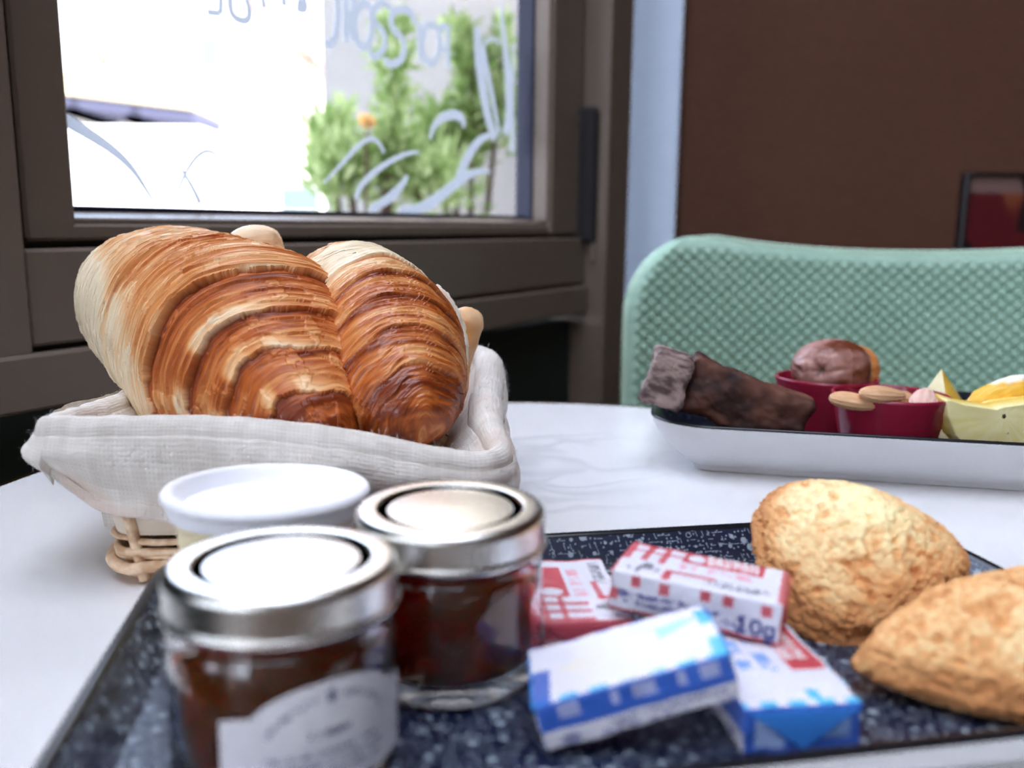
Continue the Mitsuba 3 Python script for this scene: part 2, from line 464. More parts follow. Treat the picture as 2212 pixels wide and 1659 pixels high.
def sheared(m, k, x0):
    v, f = verts(m)
    v = v.copy()
    v[:, 2] += k * (v[:, 0] - x0)
    return v, f


part(sb, 'awning_roof', sheared(slab(a0[0] - 2, a1[0], Y - .05, Y + 1.6, a0[2] + .02, a0[2] + .36, .02), dz, a0[0]), 'awning_roof')
part(sb, 'awning_fascia', sheared(slab(a0[0] - 2, a1[0], Y, Y + 1.2, a0[2] - .17, a0[2] + .02, .02), dz, a0[0]), 'awning_fascia')
for u, vt, vb in ((150, 208, 247), (282, 226, 262)):
    p, q = at_y(u, vt, Y - .02), at_y(u, vb, Y - .02)
    v = A([[p[0] + .02, Y, p[2]], [p[0] + .12, Y, p[2]], [p[0] + .13, Y, q[2]], [p[0] - .13, Y, q[2]]])
    v = np.vstack([v, v + [0, 1.2, 0]])
    part(sb, 'bracket', (v, A([[0, 1, 2, 3], [7, 6, 5, 4], [0, 4, 5, 1], [1, 5, 6, 2], [2, 6, 7, 3], [3, 7, 4, 0]])), 'bracket_dark')


def van(name, label, u0, u1, vtop, Y, windows, mirror=False):
    t = thing(name, label, 'van')
    p0, p1 = at_y(u0, vtop, Y), at_y(u1, vtop, Y)
    x0, x1, zt = p0[0], p1[0], p0[2]
    L, H = x1 - x0, zt - hz - 0.25
    prof = A([[0, 0], [0, .42], [.05, .48], [.14, .93], [.19, 1.0], [.97, 1.0], [1.0, .95], [1.0, 0]]) * [L, H]
    if mirror:
        prof[:, 0] = L - prof[:, 0]
        prof = prof[::-1]
    import shapely
    m = trimesh.creation.extrude_polygon(shapely.Polygon(prof).buffer(-.05).buffer(.05), 1.8, engine='earcut')
    v, f = verts(m)
    v = np.stack([v[:, 0] + x0, v[:, 2] + Y, v[:, 1] + hz + .25], 1)
    part(t, 'body', (v, f[:, ::-1]), 'van_white')
    for (a, b, c, d) in windows:
        q0, q1 = at_y(a, c, Y), at_y(b, d, Y)
        part(t, 'window', slab(q0[0], q1[0], Y - .02, Y + .02, q1[2], q0[2], .01), 'van_glass')
    for k in (.2, .8):
        w = lathe([(.1, -.1), (.3, -.1), (.33, -.07), (.33, .07), (.3, .1), (.1, .1)], 24, close=True)
        part(t, 'wheel', move(w, rot([1, 0, 0], 90), (x0 + L * k, Y + .05, hz + .33)), 'tyre')
    return t


van('white_van', 'big plain white van parked in front of the shop awning', 20, 446, 268, 9.0, [])
van('white_van', 'white van with two pale side windows parked beside the pillar', 430, 900, 368, 19.5, [(487, 567, 404, 455), (606, 690, 404, 455)])

Y = 2.7
px = at_y(700, 300, Y)[0]
put(struct('wall_porch'), slab(px, 0.75, Y, Y + .35, -TZ - .13, 2.6), 'grey_render')
put(struct('terrace_floor'), slab(-1.5, 0.9, 1.2, 2.7, -TZ - .12, -TZ - .06), 'asphalt')

mat('conifer_leaf', {'type': 'principledthin', 'base_color': VC, 'roughness': 0.6, 'diff_trans': 0.7, 'eta': 1.3})
mat('bark', principled(lin(96, 80, 64), 0.9, 0.1))
mat('pot_clay', principled(lin(120, 112, 106), 0.8, 0.2))
mat('bud_orange', principled(lin(240, 184, 112), 0.6, 0.2))


def conifer(label, pot_u, pot_y, shoots, seed, bright):
    rg = np.random.default_rng(seed)
    t = thing('potted_conifer', label, 'plant', 'potted conifers outside the window')
    base = at_y(pot_u, 560, pot_y)
    base[2] = -TZ - .06
    part(t, 'pot', move(lathe([(.0, .0), (.10, 0), (.13, .26), (.15, .27), (.15, .30), (.125, .30), (.12, .27), (.0, .27)], 32), None, base), 'pot_clay', smooth=30)
    V, Fc, C = [], [], []
    stems = []
    for pts, wid, n in shoots:
        n = int(n * .5)
        P = A([at_y(u, v, pot_y + dy) for u, v, dy in pts])
        stem = CubicSpline(np.linspace(0, 1, len(P) + 1), np.vstack([base + [0, 0, .27], P]))(np.linspace(0, 1, 24))
        stems.append(tube(stem, np.linspace(.012, .003, 24), 6))
        k = rg.uniform(0.25 if len(P) < 3 else 0.4, 1.02, n)
        c = np.stack([np.interp(k, np.linspace(0, 1, 24), stem[:, j]) for j in range(3)], 1)
        d = rg.normal(size=(n, 3)) * [1, 1, .7]
        d /= np.linalg.norm(d, axis=1, keepdims=True)
        tw = c + d * (wid * rg.uniform(.05, 1.0, n) * np.clip(1.6 - 1.1 * k, .35, 1))[:, None]
        dirn = d * .6 + [0, 0, .75] + rg.normal(size=(n, 3)) * .45
        dirn /= np.linalg.norm(dirn, axis=1, keepdims=True)
        ln = rg.uniform(.03, .07, n)[:, None]
        sd = np.cross(dirn, rg.normal(size=(n, 3)))
        sd /= np.linalg.norm(sd, axis=1, keepdims=True)
        w = rg.uniform(.005, .010, n)[:, None]
        quad = np.stack([tw - sd * w * .3, tw + dirn * ln * .5 - sd * w, tw + dirn * ln, tw + dirn * ln * .5 + sd * w], 1)
        V.append(quad.reshape(-1, 3))
        col = lerp(lin(126, 158, 84), lin(218, 232, 176), np.clip(rg.normal(bright, .3, n), 0, 1))
        C.append(np.repeat(col, 4, 0))
    V = np.vstack(V)
    f = np.arange(len(V)).reshape(-1, 4)
    part(t, 'foliage', (V, f), 'conifer_leaf', color=np.vstack(C))
    for s in stems:
        part(t, 'stem', s, 'bark', smooth=True)


conifer('bushy light green potted conifer with one tall shoot, right of the bright strip of street', 800, 2.05,
        [([(840, 430, 0), (848, 300, 0), (852, 150, 0), (858, 60, 0)], .045, 900), ([(760, 420, 0), (740, 380, 0), (720, 350, 0)], .11, 1100),
         ([(830, 430, 0), (850, 380, .05), (880, 340, 0)], .10, 900), ([(900, 450, 0), (930, 400, 0), (960, 360, 0)], .10, 800), ([(720, 380, .1), (704, 300, .1), (730, 235, .1)], .07, 600)], 11, .55)
conifer('taller darker potted conifer against the grey wall at the right edge of the pane', 1010, 2.35,
        [([(985, 420, 0), (1000, 320, 0), (1020, 250, 0), (985, 60, 0)], .055, 1300), ([(1060, 380, 0), (1080, 250, 0), (1085, 60, 0)], .05, 900),
         ([(960, 400, 0), (945, 300, 0), (935, 240, 0)], .075, 900), ([(1020, 250, 0), (1030, 180, 0)], .06, 700)], 12, .35)
b = at_y(792, 262, 1.95)
tb = thing('orange_flower', 'small orange flower head among the conifer shoots outside', 'flower')
part(tb, 'petals', move(lathe([(0, -.016), (.011, -.013), (.022, 0), (.020, .010), (.009, .015), (0, .010)], 16), rot([0, 1, 0], 25), b), 'bud_orange', smooth=True)
part(tb, 'stalk', tube([b - [0, 0, .02], b - [.01, 0, .3], [b[0] - .02, b[1] + .05, -TZ + .2]], .004, 6), 'bark', smooth=True)

# ---------------------------------------------------------------- poster and chair
def poster_fn(p, n, uv):
    g = mikit.fbm(uv.x * 5 + 3, uv.y * 4, octaves=2)
    c = mikit.mix(lin(84, 20, 26).tolist(), lin(120, 62, 40).tolist(), mikit.smoothstep(0.45, 0.62, g + 0.12 * (0.5 - uv.y)))
    c = mikit.mix(c, lin(120, 92, 88).tolist(), mikit.smoothstep(0.90, 0.93, uv.y))
    c = mikit.mix(c, lin(160, 104, 48).tolist(), mikit.smoothstep(0.05, 0.02, dr.abs(uv.y - 0.50 - 0.06 * uv.x)))
    return mikit.mix(c, lin(30, 18, 20).tolist(), mikit.smoothstep(0.62, 0.7, mikit.fbm(uv.x * 4 + 9, uv.y * 5 + 2, octaves=2)))


mat('poster_print', principled(mikit.proc(poster_fn), 0.5, 0.3))
mat('poster_frame', principled(lin(30, 28, 30), 0.4, 0.5))
pt = thing('framed_poster', 'dark red and brown framed poster on the brown wall behind the green chair', 'poster')
x0, zt = at_y(2082, 372, 1.29)[[0, 2]]
part(pt, 'frame', join(slab(x0, x0 + .008, 1.28, 1.30, zt - .30, zt), slab(x0 + .212, x0 + .22, 1.28, 1.30, zt - .30, zt), slab(x0 + .008, x0 + .212, 1.28, 1.30, zt - .006, zt), slab(x0 + .008, x0 + .212, 1.28, 1.30, zt - .30, zt - .292)), 'poster_frame')
part(pt, 'print', (A([[x0 + .008, 1.288, zt - .292], [x0 + .212, 1.288, zt - .292], [x0 + .212, 1.288, zt - .006], [x0 + .008, 1.288, zt - .006]]), [[0, 1, 2, 3]]), 'poster_print', smooth=True, uv=A([[0, 0], [1, 0], [1, 1], [0, 1.0]]))


mat('velvet', principled(VC, 0.65, 0.25, two=True, sheen=0.6, sheen_tint=0.5))
mat('velvet_edge', principled(lin(184, 210, 188), 0.6, 0.3, two=True, sheen=0.6, sheen_tint=0.5))
mat('black_metal', principled(lin(24, 24, 26), 0.4, 0.5))
ch = thing('chair', 'sage green velvet chair with a diamond-quilted backrest across the table', 'chair')
CX0, CHW, CZ0, CRC = 0.415, 0.295, -0.24, 0.085
CY0 = 0.90


def chair_top(x):
    return 0.126 + 0.014 * np.minimum(1, np.abs((x - CX0 - 0.03) / 0.22)) ** 2.2


def back_grid(nx, nz, hw, inset, quilt, yoff, sgn):
    zz = np.linspace(0, 1, nz)[:, None]
    aa = np.linspace(-1, 1, nx)[None, :]
    # the left side leans in a little towards the bottom
    Ht = 0.370 - inset
    z0 = zz * Ht
    over = np.clip(z0 - (Ht - (CRC - inset)), 0, None)
    rr = CRC - inset
    W = hw - inset - rr + np.sqrt(np.clip(rr ** 2 - over ** 2, 1e-9, None))
    x = aa * W
    d = np.minimum(W - np.abs(x), Ht - z0 + 0 * x)
    top = chair_top(x + CX0)
    z = CZ0 + z0 * (top - CZ0 - inset * .0) / 0.370
    xx = x + CX0 + 0 * z
    th = 0.021
    r = 0.020
    k = np.clip(1 - d / r, 0, 1)
    y = CY0 + th - th * np.sqrt(np.clip(1 - k ** 2, 0, 1))
    if sgn < 0:
        y = 2 * (CY0 + th) - y
    y = y + yoff
    if quilt:
        p, q = 0.0158, 0.0136
        g = np.minimum(np.abs(np.sin(PI * (xx / p + z / q))), np.abs(np.sin(PI * (xx / p - z / q))))
        y = y - 0.0052 * smooth01(.0, .010, d - 0.009) * (smooth01(-.05, .6, g) - 0.7)
    y = y - 0.05 * ((xx - CX0) / hw) ** 2 * (0.6 + 0.4 * zz) + 0.035 * zz - 0.0 * xx
    return np.stack([xx, y, z + 0 * xx], -1).reshape(-1, 3)




def velvet_pile(v):
    """Velvet: one colour with a slightly uneven pile."""
    pile = .6 * fbm(v * 25, 3, 2) + .4 * fbm(v * 500, 1, 5)
    return lerp(lin(146, 180, 160), lin(176, 205, 186), pile)


nx, nz = 620, 420
v0 = back_grid(nx, nz, CHW, 0.0, True, 0, 1)
part(ch, 'backrest', (v0, grid_faces(nz, nx)), 'velvet', smooth=True, color=velvet_pile(v0))
v1 = back_grid(80, 60, CHW, 0.0, False, 0, -1)
part(ch, 'back_shell', (v1, grid_faces(60, 80)[:, ::-1]), 'velvet_edge', smooth=True)
# welt along the edge
aL = [[CX0 - CHW + 0.004, z] for z in np.linspace(CZ0, 0.139 - CRC, 20)]
aC = [[CX0 - CHW + 0.004 + CRC - CRC * math.cos(t), 0.139 - CRC + (CRC - .003) * math.sin(t)] for t in np.linspace(0, PI / 2, 16)[1:]]
xs = np.linspace(CX0 - CHW + CRC, CX0 + CHW - CRC, 40)[1:-1]
aT = [[x, float(chair_top(A(x))) - .003] for x in xs]
pts = aL + aC + aT
pts = A(pts + [[2 * CX0 - x, z] for x, z in (aL + aC)[::-1]])
zf = (pts[:, 1] - CZ0) / .37
wy = CY0 + .012 - 0.05 * ((pts[:, 0] - CX0) / CHW) ** 2 * (.6 + .4 * zf) + .035 * zf
part(ch, 'piping', tube(np.stack([pts[:, 0], wy, pts[:, 1]], 1), 0.0042, 10), 'velvet_edge', smooth=True)
part(ch, 'seat', move(rbox(.48, .44, .07, .03, 3), None, (CX0, CY0 - .16, -.29)), 'velvet_edge', smooth=40)
for sx in (-.19, .19):
    for sy in (-.32, .03):
        part(ch, 'leg', tube([(CX0 + sx, CY0 + sy, -.32), (CX0 + sx * 1.1, CY0 + sy * 1.05, -TZ)], .012, 12), 'black_metal', smooth=40)
for q_ in (tube([(CX0 - .15, CY0 + .02, -.31), (CX0 - .15, CY0 + .035, -.20)], .012, 10), tube([(CX0 + .15, CY0 + .02, -.31), (CX0 + .15, CY0 + .035, -.20)], .012, 10)):
    part(ch, 'back_post', q_, 'black_metal', smooth=40)


# ---------------------------------------------------------------- table
def marble_fn(p, n, uv):
    w = mikit.fbm(p.x * 7, p.y * 7, 3.0, octaves=4)
    v = dr.abs(mikit.fbm(p.x * 5 + w * 2.2, p.y * 9 + w * 1.4, 8.0, octaves=4) - 0.5)
    vein = mikit.smoothstep(0.035, 0.0, v) * mikit.smoothstep(0.45, 0.65, mikit.fbm(p.x * 4, p.y * 4, 1.0, octaves=2))
    c = mikit.mix(lin(231, 229, 228).tolist(), lin(214, 213, 214).tolist(), w)
    return mikit.mix(c, lin(150, 148, 150).tolist(), vein * 0.6)


mat('marble', principled(mikit.proc(marble_fn), 0.22, 0.45))
mat('brass', {'type': 'roughconductor', 'material': 'none', 'specular_reflectance': rgb(lin(196, 160, 84)), 'alpha': 0.22})
tb = thing('bistro_table', 'round white marble bistro table with a thin brass edge', 'table')
TC, TR = A([0.015, 0.380, 0]), 0.287
part(tb, 'tabletop', move(lathe([(0, -.022), (TR - .003, -.022), (TR - .0021, -.0005), (TR - .003, 0), (0, 0)], 180), None, TC), 'marble', smooth=30)
part(tb, 'edge_band', move(lathe([(TR - .002, -.023), (TR, -.0225), (TR, -.0005), (TR - .0005, .0004), (TR - .0022, .0004)], 180), None, TC), 'brass', smooth=30, label='brass edge band')
part(tb, 'pedestal', move(lathe([(.0, -.74), (.21, -.74), (.215, -.73), (.05, -.715), (.03, -.70), (.03, -.05), (.10, -.03), (.10, -.022), (0, -.022)], 48), None, TC), 'black_metal', smooth=30)


# ---------------------------------------------------------------- dishes
def speckle(base, light, size, p_on, strokes):
    def fn(p, n, uv):
        x, y = uv.x / size, uv.y / size
        d1, d2, r = mikit.voronoi(x, y)
        e1, e2, q = mikit.voronoi(x * 2.3 + 31.7, y * 2.3 + 11.1)
        disc = dr.select(r < p_on, mikit.smoothstep(0.08 + 0.34 * r / p_on, 0.02 + 0.34 * r / p_on, d1), 0)
        ring = dr.select(r > 0.93, mikit.smoothstep(0.06, 0.02, dr.abs(d1 - 0.26)), 0)
        dots = dr.select(q < p_on * 0.7, mikit.smoothstep(0.30, 0.18, e1), 0) * 0.8
        # short strokes like brush script between the dots
        sx, sy = x * 1.5 + 0.35 * y, y * 1.5
        cx, cy = dr.floor(sx), dr.floor(sy)
        k = mikit.cell_rand(cx, cy, 7)
        fx, fy = sx - cx - 0.5, sy - cy - 0.5
        along, across = dr.select(k < 0.5, fx, fy), dr.select(k < 0.5, fy, fx)
        st = dr.select((k > 0.22) & (k < 0.78), 1.0, 0.0) * mikit.smoothstep(0.09, 0.04, dr.abs(across - 0.3 * (k - 0.5))) * mikit.smoothstep(0.46, 0.38, dr.abs(along))
        m = dr.maximum(dr.maximum(disc, ring), dr.maximum(dots, st * strokes))
        tone = mikit.fbm(x * 0.35 + 5, y * 0.35, octaves=2)
        m = m * (0.35 + 0.75 * tone)
        b = mikit.mix((A(base) * 0.6).tolist(), (A(base) * 1.5).tolist(), tone)
        return mikit.mix(b, A(light).tolist(), dr.minimum(m, 1))
    return fn


mat('glaze_small', principled(mikit.proc(speckle(lin(15, 24, 50), lin(160, 172, 184), 0.0036, 0.52, 0.8)), 0.36, 0.5, two=True))
mat('glaze_large', principled(mikit.proc(speckle(lin(9, 11, 18), lin(60, 76, 104), 0.0042, 0.16, 0.2)), 0.14, 0.5, two=True))
mat('stoneware_white', principled(lin(206, 206, 208), 0.3, 0.45))
mat('glaze_rim', principled(lin(16, 18, 24), 0.2, 0.5))


def platter(name, label, cat, a, b, rc, height, flare, yaw, c, glaze, floor_in):
    t = thing(name, label, cat)
    m = 220
    P, N, S = rounded_rect(a, b, rc, m=m)
    R, c3 = rot([0, 0, 1], yaw), A([c[0], c[1], 0.0])

    def loft(rows):
        v = np.vstack([np.c_[P * 1.0 + N * off, np.full(m, z)] for off, z in rows])
        return v

    def finish(v):
        return v @ R.T + c3

    f0 = -flare
    out = [(f0 - .008, .0012), (f0 - .004, .0), (f0, .0004), (f0 + .001, .0030)] + [(f0 + (flare) * (1 - (1 - t) ** 1.5), .003 + (height - .0045) * t ** 1.15) for t in np.linspace(.1, 1, 10)]
    v = loft(out)
    n0 = len(out)
    cap = np.array([[0, 0, .0012]])
    fb = np.stack([np.arange(m), (np.arange(m) + 1) % m, np.full(m, n0 * m)], 1)[:, ::-1]
    q = grid_faces(n0, m, wrap_w=True)
    q = np.vstack([q[:, [0, 1, 2]], q[:, [0, 2, 3]], fb])
    part(t, 'body', (finish(np.vstack([v, cap])), q), 'stoneware_white', smooth=40, label='white glazed underside')
    rim = [(0, height - .0015), (.0004, height - .0008), (-.0002, height - .0001), (-.0012, height), (-.0024, height - .0003), (-.0030, height - .0012)]
    part(t, 'rim', (finish(loft(rim)), grid_faces(len(rim), m, wrap_w=True)), 'glaze_rim', smooth=True, label='dark glazed rim')
    inn = [(-.0030 - (floor_in - .003) * (1 - (1 - s) ** 1.8), (height - .0012) * (1 - s) + .0092 * s - (height - .0092) * .25 * math.sin(PI * s)) for s in np.linspace(0, 1, 9)]
    rows = inn + [(-floor_in - .5 * (b - floor_in) * k, .0091 - .0001 * k) for k in np.linspace(.1, 1.6, 6)]
    v = loft(rows)
    prof = np.r_[0, np.cumsum([math.hypot(rows[k + 1][0] - rows[k][0], rows[k + 1][1] - rows[k][1]) for k in range(len(rows) - 1)])]
    nw = len(inn)
    uvw = np.vstack([np.c_[S, np.full(m, prof[k])] for k in range(nw)])
    wallf = grid_faces(nw, m, wrap_w=True)
    wallf = wallf[wallf.max(1) - wallf.min(1) < 2 * m - 2] if False else wallf
    # floor fan with planar uv
    fl = np.vstack([v[(nw - 1) * m: nw * m], [[0, 0, .0090]]])
    k = np.arange(m)
    ff = np.stack([k, (k + 1) % m, np.full(m, m)], 1)
    vv = np.vstack([v[:nw * m], fl])
    uv = np.vstack([uvw, fl[:, :2] + [.9, .7]])
    wf = np.vstack([wallf[:, [0, 1, 2]], wallf[:, [0, 2, 3]], ff + nw * m])
    part(t, 'glaze', (finish(vv), wf), glaze, smooth=True, uv=uv, label='dark blue speckled inner glaze')
    return t


platter('small_platter', 'small rectangular platter with navy speckled glaze under the jars and butter', 'platter', .1405, .0715, .018, .0207, .016, 10.5, (.0322, .2265), 'glaze_small', .011)
platter('large_platter', 'long white platter with dark inside holding fruit and cake, near the green chair', 'platter', .135, .080, .036, .032, .026, -12, (.2235, .4915), 'glaze_large', .024)

# ---------------------------------------------------------------- bread basket
BC, BYAW = A([-.096, .372, 0]), 3.0
BR = rot([0, 0, 1], BYAW)


def wicker_fn(p, n, uv):
    g = mikit.fbm(p.x * 260, p.y * 60, p.z * 260, octaves=3)
    return mikit.mix(lin(190, 150, 112).tolist(), lin(232, 204, 172).tolist(), mikit.smoothstep(.25, .75, g))


mat('wicker', principled(mikit.proc(wicker_fn), 0.5, 0.35))
mat('wood_band', principled(mikit.proc(lambda p, n, uv: mikit.mix(lin(204, 186, 164).tolist(), lin(228, 214, 196).tolist(), mikit.fbm(p.x * 60, p.y * 60, p.z * 700, octaves=3))), 0.6, 0.3))
bb = thing('bread_basket', 'rectangular wicker basket lined with white cloth, full of croissants', 'basket')


def basket_ring(z, grow=0.0, m=200):
    k = z / .062
    a, b = .0545 + .0185 * k * k + grow, .074 + .005 * k + grow
    P, N, S = rounded_rect(a, b, .012, m=m)
    return P + [-.0035 * (1 - k), .0], N, S


def bplace(v):
    return A(v) @ BR.T + BC


rng = np.random.default_rng(5)
for j, (z, rad, off) in enumerate([(.0021, .0020, -.0035), (.0064, .0021, .0048), (.0101, .0012, .0), (.0130, .0017, .0018), (.0164, .0014, .0008)]):
    P, N, S = basket_ring(z)
    ph = PI * (j % 2)
    wob = off + .0012 * np.sin(S / .017 * PI + ph)
    zz = z + .0007 * np.sin(S * 26 + j * 1.7) + .0004 * np.sin(S * 71 + j)
    part(bb, 'wicker_rod', tube(bplace(np.c_[P + N * wob[:, None], zz]), rad * (1 + .08 * np.sin(S * 40 + j)), 9, closed=True), 'wicker', smooth=True)
P, N, S = basket_ring(0, m=17)
P2, N2, _ = basket_ring(.047, m=17)
for k in range(17):
    part(bb, 'wicker_stake', tube(bplace([np.r_[P[k] + N[k] * .001, .001], np.r_[P[k] * .6 + P2[k] * .4 + N[k] * .0012, .024], np.r_[P2[k] + N[k] * .0012, .046]]), .0021, 8), 'wicker', smooth=True)
rows = []
for z, o in ((.0188, -.0014), (.0188, .0004), (.030, .0004), (.047, .0004), (.047, -.0014)):
    P, N, S = basket_ring(z)
    rows.append(np.c_[P + N * o, np.full(len(P), z)])
part(bb, 'wood_band', (bplace(np.vstack(rows)), grid_faces(5, 200, wrap_w=True, wrap_h=True)), 'wood_band', smooth=30, label='pale wooden band')
P, N, S = basket_ring(.006)
part(bb, 'base', (bplace(np.vstack([np.c_[P, np.full(200, .004)], np.c_[P, np.full(200, .0075)], [[0, 0, .0075]], [[0, 0, .004]]])),
                  np.vstack([grid_faces(2, 200, wrap_w=True)[:, [0, 1, 2]], grid_faces(2, 200, wrap_w=True)[:, [0, 2, 3]],
                             np.stack([np.arange(200) + 200, (np.arange(200) + 1) % 200 + 200, np.full(200, 400)], 1), np.stack([(np.arange(200) + 1) % 200, np.arange(200), np.full(200, 401)], 1)])), 'wicker')


def cloth_color(p, n, uv):
    q = 0.0015
    a, b = uv.x / q, uv.y / q
    i, j = dr.floor(a), dr.floor(b)
    fx, fy = a - i - 0.5, b - j - 0.5
    hole = mikit.smoothstep(0.30, 0.52, dr.sqrt(dr.square(dr.abs(fx) - 0.5) * 0 + dr.square(fx) * 0 + dr.maximum(dr.abs(fx), dr.abs(fy)) * dr.minimum(dr.abs(fx) + 0.12, dr.abs(fy) + 0.12)))
    slub = mikit.noise(uv.x * 90, j * 0.7, 2.0) * 0.5 + mikit.noise(i * 0.7, uv.y * 90, 5.0) * 0.5
    c = mikit.mix(lin(202, 194, 184).tolist(), lin(230, 224, 216).tolist(), slub)
    c = mikit.mix(c, lin(178, 164, 148).tolist(), hole * (0.08 + 0.62 * mikit.cell_rand(i, j, 3)) * (0.4 + 0.9 * mikit.fbm(uv.x * 28, uv.y * 28, octaves=2)))
    spot = mikit.smoothstep(0.60, 0.74, mikit.fbm(uv.x * 26 + 4.3, uv.y * 26 + 1.0, octaves=3))
    return mikit.mix(c, lin(206, 176, 160).tolist(), spot * 0.45)


def cloth_bump(p, n, uv):
    q = 0.0015
    a, b = uv.x / q * PI, uv.y / q * PI
    par = dr.select(((mi.Int32(dr.floor(uv.x / q)) + mi.Int32(dr.floor(uv.y / q))) & 1) == 0, 1.0, 0.6)
    return par * dr.abs(dr.sin(a)) * dr.abs(dr.sin(b)) + 0.5 * mikit.noise(uv.x * 900, uv.y * 900)


mat('linen', {'type': 'twosided', 'bsdf': {'type': 'bumpmap', 'arbitrary': mikit.proc(cloth_bump, 2e-4), 'scale': 0.00028,
              'bsdf': principled(mikit.proc(cloth_color), 0.85, 0.15, sheen=0.4)}})


def liner():
    m = 640
    a0, b0 = .0890, .0845
    P, N, S = rounded_rect(a0, b0, .014, m=m)
    th = np.arctan2(P[:, 1], P[:, 0])

    def near(x, y, w):   # weight round a corner or a spot of the rim
        return np.exp(-(((P[:, 0] - x) ** 2 + (P[:, 1] - y) ** 2) / w ** 2))
    zr = .0625 + .0075 * smooth01(.02, .085, P[:, 1]) - .0105 * near(.088, -.085, .045) + .001 * np.sin(S * 40) + .0012 * np.sin(S * 17 + 1)
    out = .004 * near(.09, -.085, .05) + .0055 * smooth01(.03, .085, P[:, 0]) * smooth01(-.06, .08, P[:, 1]) - .0055 * smooth01(.05, .088, -P[:, 0])
    hem = .0265 + .0022 * np.sin(S * 31 + 2) + .0012 * np.sin(S * 73) + .018 * smooth01(.050, .086, -P[:, 0]) + .010 * smooth01(-.08, -.05, P[:, 1]) * smooth01(.05, .08, -P[:, 0]) + .004 * near(.09, -.08, .03)
    right = smooth01(.040, .084, P[:, 0]) * smooth01(-.075, -.02, P[:, 1])
    rr = .0048 + .0030 * right
    rows, prof = [], []

    def row(o, z):
        rows.append(np.c_[P + N * (o + out)[:, None], z])
    Z = np.zeros(m)
    depth = zr - .010
    for k in np.linspace(0, 1, 14):
        row(Z - .040 + (.040 - 2 * rr) * k ** 1.5, .010 + depth * k - rr * k)
    for t in np.linspace(200, -20, 11)[1:]:
        t = math.radians(t)
        row(Z - rr + rr * math.cos(t) + .0, zr - rr + rr * math.sin(t) * 1.15)
    L = zr - rr - hem
    for k in np.linspace(.03, 1, 44):
        fold = .0022 * k * np.sin(S * 55 + 6 * k) * (0.3 + near(.09, -.085, .06) + near(-.09, -.085, .05)) + .0030 * k
        row(Z + .0002 - .0075 * k * (L / .04) + fold + .0030 * np.sin(PI * min(k * 1.2, 1)), zr - rr - L * k)
    n_out = len(rows)
    for d in (.0006, .0012):   # the turned hem
        q = rows[n_out - 1].copy()
        q[:, :2] -= N * d
        q[:, 2] += .0003 if d < .001 else .004
        rows.append(q)
    V = A(rows)
    rng = np.random.default_rng(3)
    seg = np.linalg.norm(np.diff(V, axis=0), axis=2).mean(1)
    prof = np.r_[0, np.cumsum(seg)]
    w = (fbm(V.reshape(-1, 3) * 55, 3, seed=4) - .5).reshape(V.shape[:2])
    w2 = (fbm(V.reshape(-1, 3) * [160, 160, 60], 2, seed=9) - .5).reshape(V.shape[:2])
    fade = smooth01(0, .02, prof)[:, None]
    V[..., :2] += N[None] * (fade * (.0035 * w + .0008 * w2))[..., None]
    V[..., 2] += fade * .0015 * w2
    uv = np.stack([np.broadcast_to(S[None], V.shape[:2]), np.broadcast_to(prof[:, None], V.shape[:2])], -1)
    # open the seam so that the weave does not jump
    V = np.concatenate([V, V[:, :1]], 1)
    uv = np.concatenate([uv, uv[:, :1] + [S[-1] + S[1], 0]], 1)
    h, wd = V.shape[:2]
    return V, uv, grid_faces(h, wd), n_out


LV, Luv, Lf, Ln = liner()
lv = bplace(LV.reshape(-1, 3))
ln = part(bb, 'liner', (lv, Lf), 'linen', smooth=True, uv=Luv.reshape(-1, 2), label='white linen liner folded over the rim')
# bottom of the liner
q = bplace(np.vstack([LV[0], [[0, 0, .009]]]))
k = np.arange(len(LV[0]) - 1)
part(ln, 'bottom', (q, np.stack([k, k + 1, np.full(len(k), len(q) - 1)], 1)), 'linen', smooth=True, uv=np.vstack([LV[0][:, :2], [[0, 0]]]) + .4)
# loose fibres standing off the cloth
mat('lint', principled([.86, .85, .84], 0.9, 0.1, two=True))
rng = np.random.default_rng(21)
G = bplace(LV.reshape(-1, 3)).reshape(LV.shape)
fibV, fibF = [], []
for q in range(5200):
    r = rng.random()
    i = int(rng.integers(13, 30)) if r < .72 else int(rng.integers(13, LV.shape[0] - 3))
    j = int(rng.integers(0, LV.shape[1] - 2))
    p = G[i, j]
    nn = np.cross(G[i, j + 1] - p, G[i + 1, j] - p)
    nn /= np.linalg.norm(nn) + 1e-12
    if nn @ (p - (BC + [0, 0, .03])) < 0:
        nn = -nn
    d = nn * .8 + rng.normal(size=3) * .6
    d /= np.linalg.norm(d)
    L = rng.uniform(.0006, .0022)
    c = rng.normal(size=3) * L * .35
    s = np.cross(d, [.3, .5, .8])
    s = s / np.linalg.norm(s) * .000035
    pts = [p, p + d * L * .5 + c * .5, p + d * L + c]
    b0 = len(fibV)
    for k, x in enumerate(pts):
        fibV += [x - s, x + s]
    fibF += [[b0, b0 + 1, b0 + 3, b0 + 2], [b0 + 2, b0 + 3, b0 + 5, b0 + 4]]
part(ln, 'lint', (A(fibV), A(fibF)), 'lint', kind='stuff', label='short loose fibres on the linen')

# ---------------------------------------------------------------- croissants and bread
mat('croissant_crust', principled(VC, 0.42, 0.35))
mat('croissant_glazed', principled(VC, 0.30, 0.45, clearcoat=0.35, clearcoat_gloss=0.8))
mat('bread_crust', principled(VC, 0.55, 0.3))

CR_DARK, CR_BROWN, CR_GOLD, CR_PALE, CR_CREAM = lin(118, 46, 14), lin(180, 92, 40), lin(214, 142, 80), lin(236, 192, 142), lin(243, 224, 190)


